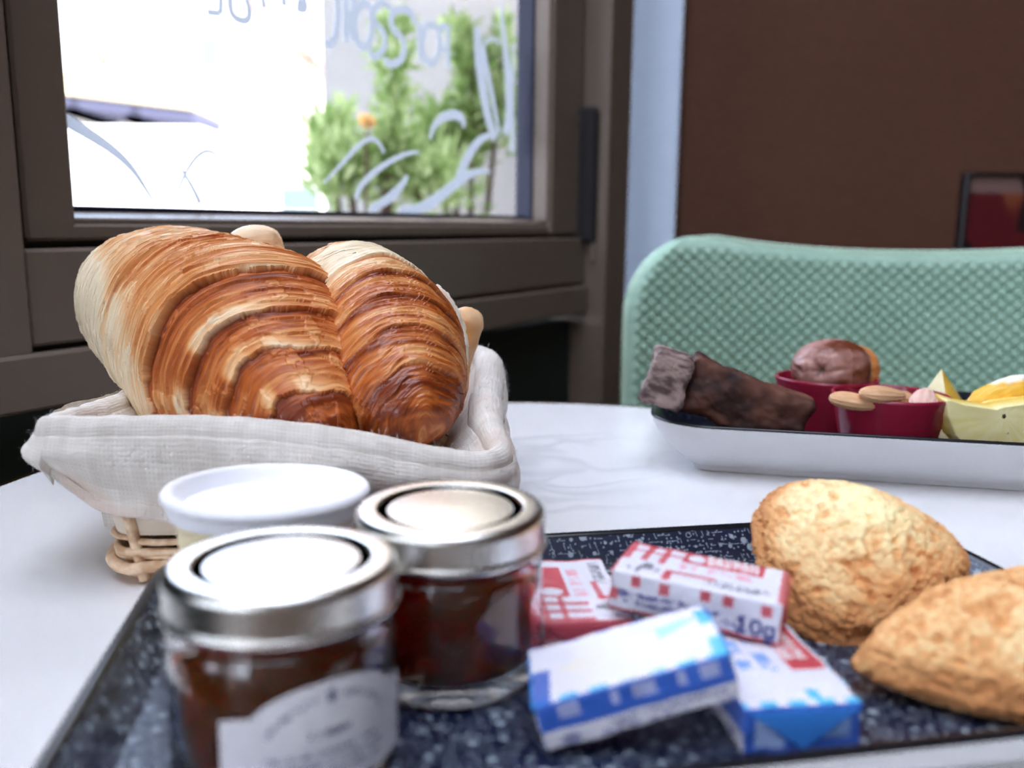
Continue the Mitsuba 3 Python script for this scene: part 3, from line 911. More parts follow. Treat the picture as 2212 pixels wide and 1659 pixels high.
def croissant(name, label, ctrl, tc, bounds, seed, na, nt, skew, phase, bsdf, bake, pale_dir, pale_amt, step=.0034, far_pale=.2, torn=1.0, plain_far=False):
    """Rolled dough along a bent axis: ctrl rows (u, v, depth, radius); bounds: where the wraps end on each half (0 middle, 1 tip)."""
    C = A([at_depth(u, v, z) for u, v, z, _ in ctrl])
    R = A([c[3] for c in ctrl])
    L = np.r_[0, np.cumsum(np.linalg.norm(np.diff(C, axis=0), axis=1))]
    L /= L[-1]
    cs, rs = CubicSpline(L, C), PchipInterpolator(L, R)
    t = np.linspace(0, 1, na)
    P = cs(t)
    Rt = rs(t)
    tip0, tip1 = smooth01(0, 1, np.sqrt(np.clip(t / .045, 0, 1))), smooth01(0, 1, np.sqrt(np.clip((1 - t) / .045, 0, 1)))
    tan = np.gradient(P, axis=0)
    tan /= np.linalg.norm(tan, axis=1, keepdims=True)
    n0 = A([0, 0, 1.0]) - tan[0] * tan[0][2]
    n0 /= np.linalg.norm(n0)
    Nn = [n0]
    for k in range(1, na):
        n = Nn[-1] - tan[k] * (Nn[-1] @ tan[k])
        Nn.append(n / np.linalg.norm(n))
    Nn = A(Nn)
    Bn = np.cross(tan, Nn)
    th = np.linspace(0, 2 * PI, nt, endpoint=False)
    ct, st = np.cos(th), np.sin(th)
    D = Nn[:, None] * ct[None, :, None] + Bn[:, None] * st[None, :, None]
    half = np.where(t < tc, 0, 1)
    q = np.where(t < tc, (tc - t) / tc, (t - tc) / (1 - tc))
    Q = np.repeat(q[:, None], nt, 1)
    circ = np.stack([np.broadcast_to(half[:, None] * 9.0, Q.shape), np.broadcast_to(ct, Q.shape), np.broadcast_to(st, Q.shape)], -1)

    def ring(kx, kt, off, octv=3, sd=0):
        return fbm(np.stack([Q * kx + half[:, None] * 31.0 + off, circ[..., 1] * kt + 7.3, circ[..., 2] * kt + 3.1], -1), octv, seed + sd)
    wrap = skew * np.sin(th + phase)[None] * np.minimum(1, Q * 2.2) + .05 * (ring(2.0, 1.6, 0.0, 2, 1) - .5)
    rag = torn * (.022 * (ring(.0, 6.0, 5.0, 3, 2) - .5) + .010 * (ring(30.0, 22.0, 1.0, 2, 3) - .5) * smooth01(.45, .6, ring(.5, 2.2, 11.0, 2, 21)))
    qq = Q + wrap
    b = A([-.6] + list(bounds) + [1.4])
    qr = np.clip(qq + rag, -.5, 1.35)
    k = np.clip(np.searchsorted(b, qr.ravel()).reshape(qr.shape) - 1, 0, len(b) - 2)
    if plain_far:
        k = np.where((half == 1)[:, None], 0, k)
    lo, hi = b[k], b[k + 1]
    u = (qr - lo) / (hi - lo)
    u = np.where(k == 0, np.clip(1 - np.abs(hi - qr) / .28, 0, 1), u)
    scale = (Rt / R.max())[:, None]
    d = step * (0.35 + 0.65 * scale) * np.where(k == 1, 1.35, .85)
    lip = ring(.0, 1.8, 3.0, 2, 8) * 1.6
    disp = d * (np.clip(u, 0, 1) ** .8 - .55) * np.clip(lip, .3, 1.3)
    # thin laminations that run round the roll, each a small sheet edge
    for fr, am, sd in ((17, .0010, 30), (41, .0007, 33)):
        ph = qq * fr + 1.6 * ring(1.2, 1.1, sd, 2, sd) + .25 * ring(5.0, 5.0, sd + 4, 2, sd + 1)
        saw = ph - np.floor(ph)
        disp += am * (saw ** 1.6 - .4) * smooth01(.30, .60, ring(3.2, 1.5, sd + 2, 2, sd + 2)) * np.clip(scale * 1.5, 0, 1)
    s1 = ring(110, .8, 0, 2, 4)
    s2 = ring(48, .8, 2, 2, 5)
    w = fbm(np.stack([qq * 105 + 3 * wrap, circ[..., 1] * 1.1, circ[..., 2] * 1.1], -1), 2, seed + 6)
    ridge = 1 - np.abs(2 * w - 1)
    disp += .0011 * (ridge - .7) * np.clip(scale * 1.5, 0, 1) + .0009 * (s2 - .5) + .0005 * (s1 - .5)
    disp += .0060 * scale * (ring(1.6, 1.2, 8, 2, 7) - .5)
    # sheets that have lifted
    fl = smooth01(.62, .65, ring(20, 5.0, 4, 3, 9))
    disp += .0004 * torn * fl
    rad = (Rt * tip0 * tip1)[:, None] + disp * (tip0 * tip1)[:, None]
    V = P[:, None] + D * rad[..., None]
    # colour: bake, wraps and sheets, plus shadow painted in below each wrap lip
    big = ring(1.8, 1.3, 2, 3, 12)
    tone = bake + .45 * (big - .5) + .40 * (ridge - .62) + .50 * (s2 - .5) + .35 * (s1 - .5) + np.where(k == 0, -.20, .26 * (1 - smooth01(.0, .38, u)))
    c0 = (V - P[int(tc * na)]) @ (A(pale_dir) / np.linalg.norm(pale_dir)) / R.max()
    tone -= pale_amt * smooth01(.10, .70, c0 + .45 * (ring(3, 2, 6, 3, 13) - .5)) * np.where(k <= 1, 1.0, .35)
    tone -= .10 * torn * fl
    tone -= far_pale * half[:, None] * smooth01(.0, .25, qq)
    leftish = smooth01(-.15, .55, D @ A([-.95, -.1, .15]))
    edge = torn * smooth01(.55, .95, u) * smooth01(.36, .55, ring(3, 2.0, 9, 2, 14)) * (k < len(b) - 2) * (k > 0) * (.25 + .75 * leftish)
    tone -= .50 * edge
    tone = np.clip(tone, 0, 1)[..., None]
    knots = A([CR_CREAM, CR_PALE, CR_GOLD, CR_BROWN, CR_DARK])
    x = tone * 4
    i = np.clip(x.astype(int), 0, 3)[..., 0]
    fr = x - i[..., None]
    col = knots[i] * (1 - fr) + knots[i + 1] * fr
    f = grid_faces(na, nt, wrap_w=True)
    vv = V.reshape(-1, 3)
    t0 = thing(name, label, 'croissant', 'croissants in the linen-lined basket')
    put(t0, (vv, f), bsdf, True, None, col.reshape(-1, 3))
    return t0


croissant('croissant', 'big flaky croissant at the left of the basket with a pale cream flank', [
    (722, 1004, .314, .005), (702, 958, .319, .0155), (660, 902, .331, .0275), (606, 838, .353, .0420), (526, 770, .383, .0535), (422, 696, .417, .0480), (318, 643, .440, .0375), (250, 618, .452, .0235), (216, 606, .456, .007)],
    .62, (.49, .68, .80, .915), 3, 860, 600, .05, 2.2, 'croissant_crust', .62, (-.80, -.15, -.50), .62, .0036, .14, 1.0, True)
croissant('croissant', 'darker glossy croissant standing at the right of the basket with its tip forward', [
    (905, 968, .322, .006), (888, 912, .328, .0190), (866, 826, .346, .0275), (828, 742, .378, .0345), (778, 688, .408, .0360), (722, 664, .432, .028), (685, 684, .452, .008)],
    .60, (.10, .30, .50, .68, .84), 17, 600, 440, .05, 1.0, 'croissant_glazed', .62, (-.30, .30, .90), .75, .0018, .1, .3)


def roll(label, ctrl, seed, gold):
    C = A([at_depth(u, v, z) for u, v, z, _ in ctrl])
    R = A([c[3] for c in ctrl])
    t = np.linspace(0, 1, 140)
    L = np.linspace(0, 1, len(C))
    P, Rt = CubicSpline(L, C)(t), PchipInterpolator(L, R)(t) * np.sqrt(np.clip(1 - np.clip((t - .86) / .14, 0, 1) ** 2, 0, 1))
    v, f = tube(P, np.maximum(Rt, 1e-5), 90, cap=False)
    n = (v - np.repeat(P, 90, 0)) / np.maximum(np.repeat(Rt, 90), 1e-4)[:, None]
    v = v + n * (.0030 * (fbm(v * 70, 3, seed) - .5) + .0008 * (fbm(v * 300, 2, seed + 1) - .5))[:, None]
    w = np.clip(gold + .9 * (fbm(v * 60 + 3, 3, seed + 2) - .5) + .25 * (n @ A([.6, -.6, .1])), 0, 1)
    t0 = thing('bread_roll', label, 'bread', 'bread rolls behind the croissants')
    put(t0, (v, f), 'bread_crust', True, None, lerp(lin(244, 228, 198), lin(214, 146, 74), w))
    return t0


r0 = roll('slim bread roll whose golden end sticks up right of the glossy croissant', [(930, 930, .40, .012), (962, 840, .405, .0105), (990, 755, .41, .0085), (1018, 664, .412, .0105)], 4, .62)
w = thing('bread_roll', 'torn white bread roll squeezed between the glossy croissant and the slim roll', 'bread', 'bread rolls behind the croissants')
m = trimesh.creation.icosphere(subdivisions=5)
v = A(m.vertices)
v = v * [.008, .008, .022] * (1 + .5 * (fbm(v * 3.1, 4, 8)[:, None] - .5))
c = at_depth(968, 715, .400)
put(w, (v @ rot([0, 1, 0], -14).T + c, m.faces), 'bread_crust', True, None, lerp(lin(245, 240, 232), lin(236, 214, 178), fbm(v * 120, 3, 2)))
roll('pale bread roll whose round top shows just above the big flaky croissant', [(590, 760, .43, .016), (575, 650, .43, .0165), (556, 560, .428, .0150), (540, 486, .425, .0125)], 9, .25)

# ---------------------------------------------------------------- jam jars
mat('glass', {'type': 'dielectric', 'int_ior': 1.5, 'ext_ior': 1.0})
mat('jam', {'type': 'dielectric', 'int_ior': 1.46, 'ext_ior': 1.5})
mat('lid_metal', {'type': 'roughconductor', 'material': 'none', 'specular_reflectance': rgb([.90, .89, .84]), 'alpha': 0.13})
mat('lid_gasket', principled(lin(226, 222, 210), .5, .4))


def label_print(p, n, uv):
    """Faint printed lines of a small paper label; uv in metres from the label's middle and foot."""
    c = mikit.mix(lin(228, 226, 230).tolist(), lin(216, 214, 220).tolist(), mikit.noise(uv.x * 400, uv.y * 400))
    ink = mi.Float(0)
    for y, h, a, b, s in ((.0128, .0016, -.0050, .0046, 0), (.0085, .0011, -.014, .012, 1), (.0062, .0011, -.015, .013, 2), (.0039, .0011, -.013, .012, 3)):
        yy = uv.y - y
        letters_ = mikit.smoothstep(.30, .55, mikit.noise(uv.x * 1500 + 40 * s, uv.y * 700 + s * 9))
        ink = dr.maximum(ink, mikit.smoothstep(h * .55, h * .4, dr.abs(yy)) * dr.select((uv.x > a) & (uv.x < b), 1.0, 0.0) * letters_)
    r = dr.sqrt(dr.square(uv.x) + dr.square(uv.y - .0040))
    ang = dr.atan2(uv.x, uv.y - .0040)
    band = mikit.smoothstep(.0009, .0006, dr.abs(r - .0165)) * mikit.smoothstep(.35, .6, mikit.noise(ang * 26, r * 900)) * dr.select((dr.abs(ang) < .95) & (dr.abs(ang) > .17), 1.0, 0.0)
    crest = mikit.smoothstep(.0017, .0011, dr.sqrt(dr.square(uv.x) * 1.3 + dr.square(uv.y - .0205)))
    ink = dr.maximum(dr.maximum(ink, band * .8), crest)
    return mikit.mix(c, lin(72, 74, 110).tolist(), ink * .8)


mat('label_paper', principled(mikit.proc(label_print), .7, .2, two=True))
mat('stripe_seal', principled(lin(222, 218, 206), .5, .3))


def jar(label, xy, tilt, sig, with_label):
    t = thing('jam_jar', label, 'jar', 'small jam jars on the speckled platter')
    R, c = rot(tilt[0], tilt[1]), A([xy[0], xy[1], .0094])

    def pl(m):
        return move(m, R, c)
    # glass: outer skin and the cavity as one closed solid
    outer = [(0, .0012), (.014, .0010), (.019, .0002), (.0222, .0003)] + list(map(tuple, arc(.0222, .0035, .0032, -90, 0, 7))) + [(.0255, .012), (.0256, .024), (.0254, .031)] + list(map(tuple, arc(.0226, .0315, .0028, 5, 70, 6))) + [(.0232, .0352), (.0231, .0455), (.0222, .0462), (.0212, .0458)]
    inner = [(.0210, .0352), (.0222, .0335), (.0236, .0305), (.0238, .024), (.0237, .012), (.0234, .0085)] + list(map(tuple, arc(.0200, .0082, .0034, 0, -85, 6))) + [(.010, .0044), (0, .0042)]
    part(t, 'glass', pl(lathe(outer + inner, 128)), 'glass', smooth=35, label='clear glass body')
    jam = [(0, .0046), (.010, .0048), (.0198, .0053)] + list(map(tuple, arc(.0198, .0085, .0031, -80, 0, 6))) + [(.0232, .012), (.0233, .024), (.0231, .0302), (.0218, .0332), (.0207, .0350), (.0204, .0392), (.019, .0400), (0, .0402)]
    part(t, 'jam', pl(lathe(jam, 128)), 'jam', smooth=35, label='dark amber jam',
         interior={'type': 'homogeneous', 'sigma_t': rgb(A(sig) / 500.0), 'scale': 500.0, 'albedo': rgb([.45, .10, .03])})
    zb, zt, R0 = .0368, .0474, .0265
    lid = [(.0248, zb + .001), (.0250, zb)] + list(map(tuple, arc(.0254, zb + .0008, .0011, -110, 60, 8))) + [(R0 - .0007, zb + .0022), (R0 - .0006, zt - .0026)] + list(map(tuple, arc(R0 - .0028, zt - .0024, .0022, 0, 90, 8))) + \
        [(.0206, zt - .0001), (.0200, zt - .0004), (.0192, zt - .0018), (.0186, zt - .0021), (.0180, zt - .0018), (.0172, zt - .0010), (.010, zt - .0007), (0, zt - .0006)]
    part(t, 'lid', pl(lathe(lid, 160)), 'lid_metal', smooth=30, label='silver screw lid')
    part(t, 'lid_liner', pl(lathe([(0, .0463), (.0246, .0463), (.0248, .0378), (.0238, .0378), (.0238, .0460), (0, .0460)], 64)), 'lid_gasket', smooth=30)
    if with_label:
        mid, hw, zf = math.radians(-90 + 20 + math.degrees(math.atan2(xy[0], xy[1])) * -1), math.radians(51), .0045
        a = np.linspace(-hw, hw, 120)
        x = a * .0259
        top = np.where(np.abs(x) < .0172, .0045 + .0138 + np.sqrt(np.clip(.0166 ** 2 - (np.abs(x) * .93) ** 2, 0, 1)) * .62, .0)
        top = np.maximum(top, .0045 + .0172 + .0006 * np.cos(x / .0225 * 8))
        zz = np.linspace(0, 1, 30)[:, None]
        z = zf + zz * (top - zf)
        X = np.stack([np.broadcast_to(.0259 * np.cos(mid + a), z.shape), np.broadcast_to(.0259 * np.sin(mid + a), z.shape), z], -1).reshape(-1, 3)
        part(t, 'label', pl((X, grid_faces(30, 120))), 'label_paper', smooth=True, uv=np.stack([np.broadcast_to(x, z.shape), z - zf], -1).reshape(-1, 2), label='white paper label with an arched top')
    return t


jar('front jam jar with a white arched label and silver lid', (-.0516, .1760), ([1, 0, 0], -2.5), [30, 250, 500], True)
jar('jam jar without a label standing beside the butter portions', (-.0165, .2172), ([1, 0, 0], 0), [36, 280, 500], False)

# ---------------------------------------------------------------- white tub
mat('tub_plastic', principled(lin(238, 222, 178), .35, .4, spec_trans=0.0))
mat('tub_lid', principled(lin(240, 240, 244), .35, .45))
mat('tub_label', principled(lin(236, 190, 40), .5, .3))
mat('tub_paper', principled(lin(246, 244, 240), .6, .2))
tt = thing('tub', 'small white round tub with a rolled rim behind the front jam jar', 'tub')
tc_ = A([-.0776, .2500, .0094])
tR = rot([.9, -.45, 0], -2.6)


def tp(m):
    return move(m, tR, tc_)


part(tt, 'cup', tp(lathe([(0, .001), (.0215, .0005), (.0228, .0), (.0238, .0012), (.0262, .020), (.0278, .0345), (.0282, .0362), (.0272, .0362), (.0268, .0345), (.0, .0340)], 96)), 'tub_plastic', smooth=30)
part(tt, 'lid', tp(lathe([(.0283, .0345), (.0296, .0343), (.0300, .0350)] + list(map(tuple, arc(.0297, .0402, .0021, -60, 170, 14))) + [(.0270, .0392), (.0262, .0375), (.0255, .0368), (.012, .0366), (0, .0366)], 128)), 'tub_lid', smooth=35, label='white lid with a rolled rim')
for a0, a1, z0, z1, mt, nm in ((-62, -2, .012, .033, 'tub_paper', 'label'), (-18, 8, .009, .030, 'tub_label', 'label_patch')):
    a = np.radians(np.linspace(a0, a1, 24))
    zz = np.linspace(z0, z1, 6)
    rr = np.interp(zz, [.0012, .020, .0345], [.0238, .0262, .0278]) + (.00025 if nm == 'label' else .0004)
    X = np.stack([rr[:, None] * np.cos(a), rr[:, None] * np.sin(a), np.repeat(zz[:, None], 24, 1)], -1).reshape(-1, 3)
    part(tt, nm, tp((X, grid_faces(6, 24))), mt, smooth=True, label='yellow printed patch' if nm == 'label_patch' else None)

# ---------------------------------------------------------------- butter portions
mat('wrapper', principled(VC, .38, .45))
mat('ink_white', principled(lin(244, 238, 240), .5, .3))
mat('ink_navy', principled(lin(62, 66, 130), .5, .3))
mat('ink_blue', principled(lin(70, 120, 205), .5, .3))
RED, WHT, NAVY, BLUE, CYAN, GREY = lin(196, 52, 66), lin(222, 220, 230), lin(70, 74, 140), lin(8, 84, 186), lin(40, 180, 226), lin(90, 92, 104)


def text_lines(a, b, rows, seed, ink):
    """Rows of small print: (b0, b1, a0, a1)."""
    m = np.zeros(a.shape)
    for k, (b0, b1, a0, a1) in enumerate(rows):
        on = (b > b0) & (b < b1) & (a > a0) & (a < a1)
        m = np.maximum(m, on * smooth01(.38, .5, vnoise(np.stack([a * 75 + k * 13, b * 16 + seed, a * 0], -1), seed)) * smooth01(.22, .34, vnoise(np.stack([a * 14 + k * 5, a * 0 + seed, a * 0], -1), seed + 1)))
    return m


def red_print(face, a, b):
    """a runs along the long side, b across it (from the front edge on top, from the foot on the sides)."""
    col = np.broadcast_to(WHT, a.shape + (3,)).copy()

    def ink(mask, c, o=1.0):
        col[:] = col * (1 - mask[..., None] * o) + A(c) * mask[..., None] * o
    if face == 'top':
        for s in (.03, .14, .25):
            ink((np.abs(a - s) < .022) & (b > .42), RED, .85)
        ink(((b > .70) & (b < .76)) & (a < .36), RED, .8)
        ink((b > .90) & (a < .36), RED, .8)
        ink((b > .60) & (b < .97) & (a > .36) & (a < .86), RED, .92)
        ink(((a - .44) / .055) ** 2 + ((b - .79) / .13) ** 2 < 1, WHT)
        ink(text_lines(a, b, [(.40, .54, .36, .80)], 3, RED), lin(226, 120, 140), .7)
        ink(text_lines(a, b, [(.10, .24, .50, .93)], 5, GREY), GREY, .8)
        ink((a > .30) & (a < .345) & (b < .30), RED, .9)
        ink((b > .22) & (b < .30) & (a > .30) & (a < .60), RED, .8)
        ink(smooth01(.5, .6, vnoise(np.stack([a * 34, b * 9, a * 0], -1), 9)) * (((a - .17) / .10) ** 2 + ((b - .2) / .17) ** 2 < 1), GREY, .8)
        ink((a > .965) | (a < .012), RED, .85)
    elif face == 'front':
        ink(b < .11, RED, .95)
        for s, b0 in ((.03, .30), (.16, .66), (.33, .62), (.57, .68), (.70, .66), (.915, .62)):
            ink((np.abs(a - s) < .030) & (b > b0) & (b < b0 + .26), RED, .9)
        ink(text_lines(a, b, [(.42, .54, .10, .50), (.25, .36, .08, .48), (.40, .50, .56, .76), (.22, .34, .56, .80)], 7, NAVY), NAVY, .9)
        ink(((a - .085) / .03) ** 2 + ((b - .48) / .10) ** 2 < 1, NAVY, .8)
    else:
        ink(np.ones(a.shape), RED, .9)
        ink((np.abs(b - .5) < .06), WHT, .35)
    return col


def blue_print(face, a, b):
    col = np.broadcast_to(WHT, a.shape + (3,)).copy()

    def ink(mask, c, o=1.0):
        col[:] = col * (1 - mask[..., None] * o) + A(c) * mask[..., None] * o
    if face == 'top':
        ink((b < .06) & (np.sin(a * 42) > -.3), CYAN, .9)
        ink((b > .95) & (np.sin(a * 33) > .2), lin(60, 110, 210), .8)
        ink((a < .10) & (b < .55), BLUE, .85)
        ink((a > .93) & (np.sin(b * 11) > -.2), CYAN, .9)
        ink((a > .70) & (a < .92) & (b > .52 + (a - .70) * .8) & (b < .74), lin(150, 214, 236), .8)
        ink(smooth01(.55, .7, vnoise(np.stack([a * 6, b * 4, a * 0], -1), 4)) * (a > .15) * (a < .7), lin(226, 220, 206), .7)
    elif face == 'front':
        ink((b > .42), BLUE, .95)
        ink((b > .62) & (b < .90) & ((np.abs(a - .17) < .055) | (np.abs(a - .40) < .02) | (np.abs(a - .55) < .06) | (np.abs(a - .74) < .02) | (np.abs(a - .88) < .05)), lin(170, 176, 214), .9)
        ink(text_lines(a, b, [(.24, .34, .28, .95), (.08, .19, .30, .97)], 12, NAVY), NAVY, .8)
        ink(((a - .14) / .05) ** 2 + ((b - .16) / .12) ** 2 < 1, NAVY, .7)
    else:
        ink(np.abs(a - b) < .22, BLUE, .7)
        ink((b > .8), CYAN, .8)
    return col


def blue_print_2(face, a, b):
    col = np.broadcast_to(WHT, a.shape + (3,)).copy()

    def ink(mask, c, o=1.0):
        col[:] = col * (1 - mask[..., None] * o) + A(c) * mask[..., None] * o
    if face == 'top':
        ink((a > .33) & (a < .86) & (b > .06) & (b < .36), RED, .95)
        ink(text_lines(a, b, [(.48, .60, .34, .74), (.66, .80, .36, .72)], 21, BLUE), lin(90, 150, 220), .8)
        ink((a < .05) & (np.sin(b * 26) > -.3), CYAN, .9)
        ink((a > .05) & (a < .14) & (np.abs(b - .36) < .05), CYAN, .9)
        ink((b < .035) & (np.sin(a * 40) > 0), CYAN, .7)
    elif face == 'end':
        ink(np.ones(a.shape), BLUE, .95)
        ink((a > .10) & (a < .34) & (b > .25) & (b < .70), lin(150, 180, 222), .8)
        ink((a > .44) & (a < .60) & (b > .35) & (b < .75), lin(120, 160, 220), .7)
        ink((a > .66) & (a < .90) & (b > .15) & (b < .30 + (a - .66) * 2.2), lin(168, 190, 226), .85)
        ink(np.abs(b - .2 - .35 * (.5 - a)) < .03, NAVY, .5)
    else:
        ink((b > .45), BLUE, .9)
        ink(text_lines(a, b, [(.12, .28, .1, .9)], 23, NAVY), NAVY, .8)
    return col


def pack(label, size, R, c, fn, words, seed):
    """A wrapped portion: rounded, slightly crumpled, printed, with folded-over ends."""
    t = thing('butter_portion', label, 'butter', 'wrapped butter portions on the speckled platter')
    h, r = A(size) / 2, .0011
    V, Fq, C, at = [], [], [], 0
    for face, ax, sg, ua, ub in (('top', 2, 1, 0, 1), ('foot', 2, -1, 0, 1), ('front', 1, -1, 0, 2), ('back', 1, 1, 0, 2), ('end', 0, 1, 1, 2), ('end', 0, -1, 1, 2)):
        n1, n2 = (230, 130) if face == 'top' else (230, 70) if face in ('front', 'back') else (120, 70) if face == 'end' else (40, 30)
        g1, g2 = np.meshgrid(np.linspace(-1, 1, n1), np.linspace(-1, 1, n2), indexing='ij')
        p = np.zeros((n1, n2, 3))
        p[..., ua], p[..., ub], p[..., ax] = g1 * h[ua], g2 * h[ub], sg * h[ax]
        i = np.clip(p, -h + r, h - r)
        d = p - i
        p = i + d / np.linalg.norm(d, axis=-1, keepdims=True) * r
        f = grid_faces(n1, n2)
        e1, e2 = np.zeros(3), np.zeros(3)
        e1[ua], e2[ub] = 1, 1
        if np.cross(e1, e2)[ax] * sg > 0:
            f = f[:, ::-1]
        V.append(p.reshape(-1, 3))
        Fq.append(f + at)
        at += n1 * n2
        C.append(fn({'back': 'front', 'foot': 'front'}.get(face, face), (g1 + 1) / 2, (g2 + 1) / 2).reshape(-1, 3))
    V = np.vstack(V)
    w = .0007 * (fbm(V * 210 + seed, 2, seed) - .5) + .0010 * (fbm(V * 90 + seed, 2, seed + 3) - .5)
    V = V + V / h * w[:, None]
    part(t, 'wrapper', move((V, np.vstack(Fq)), R, c), 'wrapper', smooth=True, color=np.vstack(C))
    for e in (-1, 1):   # the triangular flap folded on each end
        q = A([[e * (h[0] + .0002), -h[1] * .92, h[2] * .8], [e * (h[0] + .0002), h[1] * .92, h[2] * .8], [e * (h[0] + .0006), 0, -h[2] * .75]])
        q = np.vstack([q, q + [e * .0004, 0, 0]])
        part(t, 'end_fold', move((q, A([[0, 1, 2], [3, 5, 4], [0, 3, 4], [0, 4, 1], [1, 4, 5], [1, 5, 2], [2, 5, 3], [2, 3, 0]])), R, c), 'fold_red' if fn is red_print else 'fold_blue')
    for word, ht, face, pos, turn, m in words:
        x = meshkit.text_mesh(word, ht, .00012, bold=True)
        v, f = verts(x)
        v = v - [(v[:, 0].min() + v[:, 0].max()) / 2, 0, 0]
        v = v @ rot([0, 0, 1], turn).T
        v = v * [1, 1, 5] + [pos[0], pos[1], h[2] - .0002] if face == 'top' else np.stack([v[:, 0] + pos[0], -v[:, 2] * 6 - h[1] + .0002, v[:, 1] + pos[1]], 1)
        part(t, 'lettering', move((v, f), R, c), m)
    return t


mat('fold_red', principled(lin(200, 84, 96), .4, .4, two=True))
mat('fold_blue', principled(lin(60, 130, 214), .4, .4, two=True))
SZ = (.047, .027, .0122)
pack('red and white butter portion lying flat beside the unlabelled jam jar', SZ, rot([0, 0, 1], 96), (.0205, .2440, .0155), red_print, [], 1)
pack('blue butter portion lying flat on the platter with a red name panel', (.047, .0295, .0122), rot([0, 0, 1], 97), (.0665, .2010, .0155), blue_print_2,
     [('PAYSAN', .0026, 'top', (.0045, -.0108), 0, 'ink_white'), ('BRETON', .0026, 'top', (.0045, -.0072), 0, 'ink_white')], 2)
pack('red and white butter portion lying slanted on top of the other portions', SZ, rot([0, 0, 1], -22) @ rot([0, 1, 0], 3) @ rot([1, 0, 0], -2), (.0553, .2265, .0288), red_print,
     [('PAYSAN', .0027, 'top', (.0075, .0086), 0, 'ink_white'), ('BRETON', .0027, 'top', (.0080, .0048), 0, 'ink_white'), ('10g', .0042, 'front', (.0172, -.0040), 0, 'ink_navy')], 3)
pack('blue and white butter portion leaning at the front against the flat one', SZ, rot([0, 0, 1], 1) @ rot([0, 1, 0], -17), (.0295, .1885, .0232), blue_print, [], 4)

# ---------------------------------------------------------------- madeleines
mat('sponge', principled(VC, .7, .25))


def madeleine(label, size, R, c, seed, tones, pale, taper):
    m = trimesh.creation.icosphere(subdivisions=7)
    v = A(m.vertices)
    x, y, z = v.T
    egg = (1 - taper * x) * (1 - taper * np.clip(x, 0, 1) ** 3)
    flange = 1 + .05 * np.exp(-(z / .13) ** 2)
    hx, hy, ht, hb = size
    top = np.clip(z, 0, 1)
    zz = np.where(z > 0, ht * (top ** .85) * (1 + .25 * np.exp(-((x + .1) ** 2 + y ** 2) / .30) - .12), hb * z)
    flute = np.where(z < 0, 1 + .05 * np.cos(9 * np.arctan2(y, x + 1.15) * 2), 1)
    sq = (np.abs(x) ** 2.15 + np.abs(y) ** 2.15 + np.abs(z) ** 2.15) ** (-1 / 2.15)
    p = np.stack([x * hx * sq * flange, y * hy * egg * sq * flange, zz * flute], 1)
    nrm = v
    pits = smooth01(.54, .70, fbm(p * 330 + seed, 3, seed))
    big_pits = smooth01(.62, .74, fbm(p * 170 + seed, 2, seed + 6))
    lumpy = fbm(p * 120 + seed, 3, seed + 1) - .5
    fine = fbm(p * 700, 2, seed + 2) - .5
    p = p + nrm * (.0016 * lumpy - .0009 * pits - .0012 * big_pits + .0013 * fine)[:, None]
    t = fbm(p * 45 + 7 + seed, 3, seed + 4)
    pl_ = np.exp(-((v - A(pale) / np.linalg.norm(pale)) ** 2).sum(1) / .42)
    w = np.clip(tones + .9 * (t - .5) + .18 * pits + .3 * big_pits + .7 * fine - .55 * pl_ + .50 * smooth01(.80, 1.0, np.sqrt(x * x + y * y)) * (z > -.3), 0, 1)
    k1 = np.clip(w * 1.6, 0, 1)
    k2 = np.clip(w * 1.6 - 1, 0, 1)[:, None]
    col = lerp(lin(250, 234, 180), lin(224, 166, 108), k1) * (1 - k2) + lin(168, 98, 52) * k2
    t0 = thing('madeleine', label, 'madeleine', 'madeleines on the speckled platter')
    put(t0, (p @ A(R).T + A(c), m.faces), 'sponge', True, None, col)


madeleine('whole golden madeleine at the back of the platter behind the butter', (.0345, .0290, .0215, .0110), rot([1, 0, 0], 36) @ rot([0, 1, 0], 5), (.1160, .2590, .0240), 31, .56, (-.45, .35, .8), .30)
madeleine('madeleine nearest the right edge of the platter with its pointed end toward the butter', (.0460, .0270, .0165, .0100), rot([1, 0, 0], 12) @ rot([0, 1, 0], -4) @ rot([0, 0, 1], 184), (.1400, .2090, .0200), 45, .46, (-.5, .1, .85), .42)

# ---------------------------------------------------------------- on the large platter
mat('cake', principled(VC, .6, .3))
mat('ramekin_glaze', principled(lin(142, 28, 54), .18, .5, clearcoat=.5))
mat('fig_skin', principled(VC, .35, .45))
mat('almond_skin', principled(VC, .6, .25))
mat('fruit_flesh', principled(VC, .35, .4, two=True))
mat('seed_brown', principled(lin(70, 42, 26), .4, .4))


def lump(size, r, seed, amp, freq, n=60):
    """A rounded block with an uneven surface; returns vertices, faces and the undisplaced unit position."""
    h = A(size) / 2
    V, Fq, at = [], [], 0
    for ax in range(3):
        for sg in (-1, 1):
            ua, ub = [k for k in range(3) if k != ax]
            g1, g2 = np.meshgrid(np.linspace(-1, 1, n), np.linspace(-1, 1, n), indexing='ij')
            p = np.zeros((n, n, 3))
            p[..., ua], p[..., ub], p[..., ax] = g1 * h[ua], g2 * h[ub], sg * h[ax]
            i = np.clip(p, -h + r, h - r)
            d = p - i
            p = i + d / np.linalg.norm(d, axis=-1, keepdims=True) * r
            e1, e2 = np.zeros(3), np.zeros(3)
            e1[ua], e2[ub] = 1, 1
            f = grid_faces(n, n)
            f = f if np.cross(e1, e2)[ax] * sg < 0 else f[:, ::-1]
            V.append(p.reshape(-1, 3))
            Fq.append(f + at)
            at += n * n
    V = np.vstack(V)
    return V + V / h * (amp * (fbm(V * freq + seed, 4, seed) - .5))[:, None], np.vstack(Fq), V / h


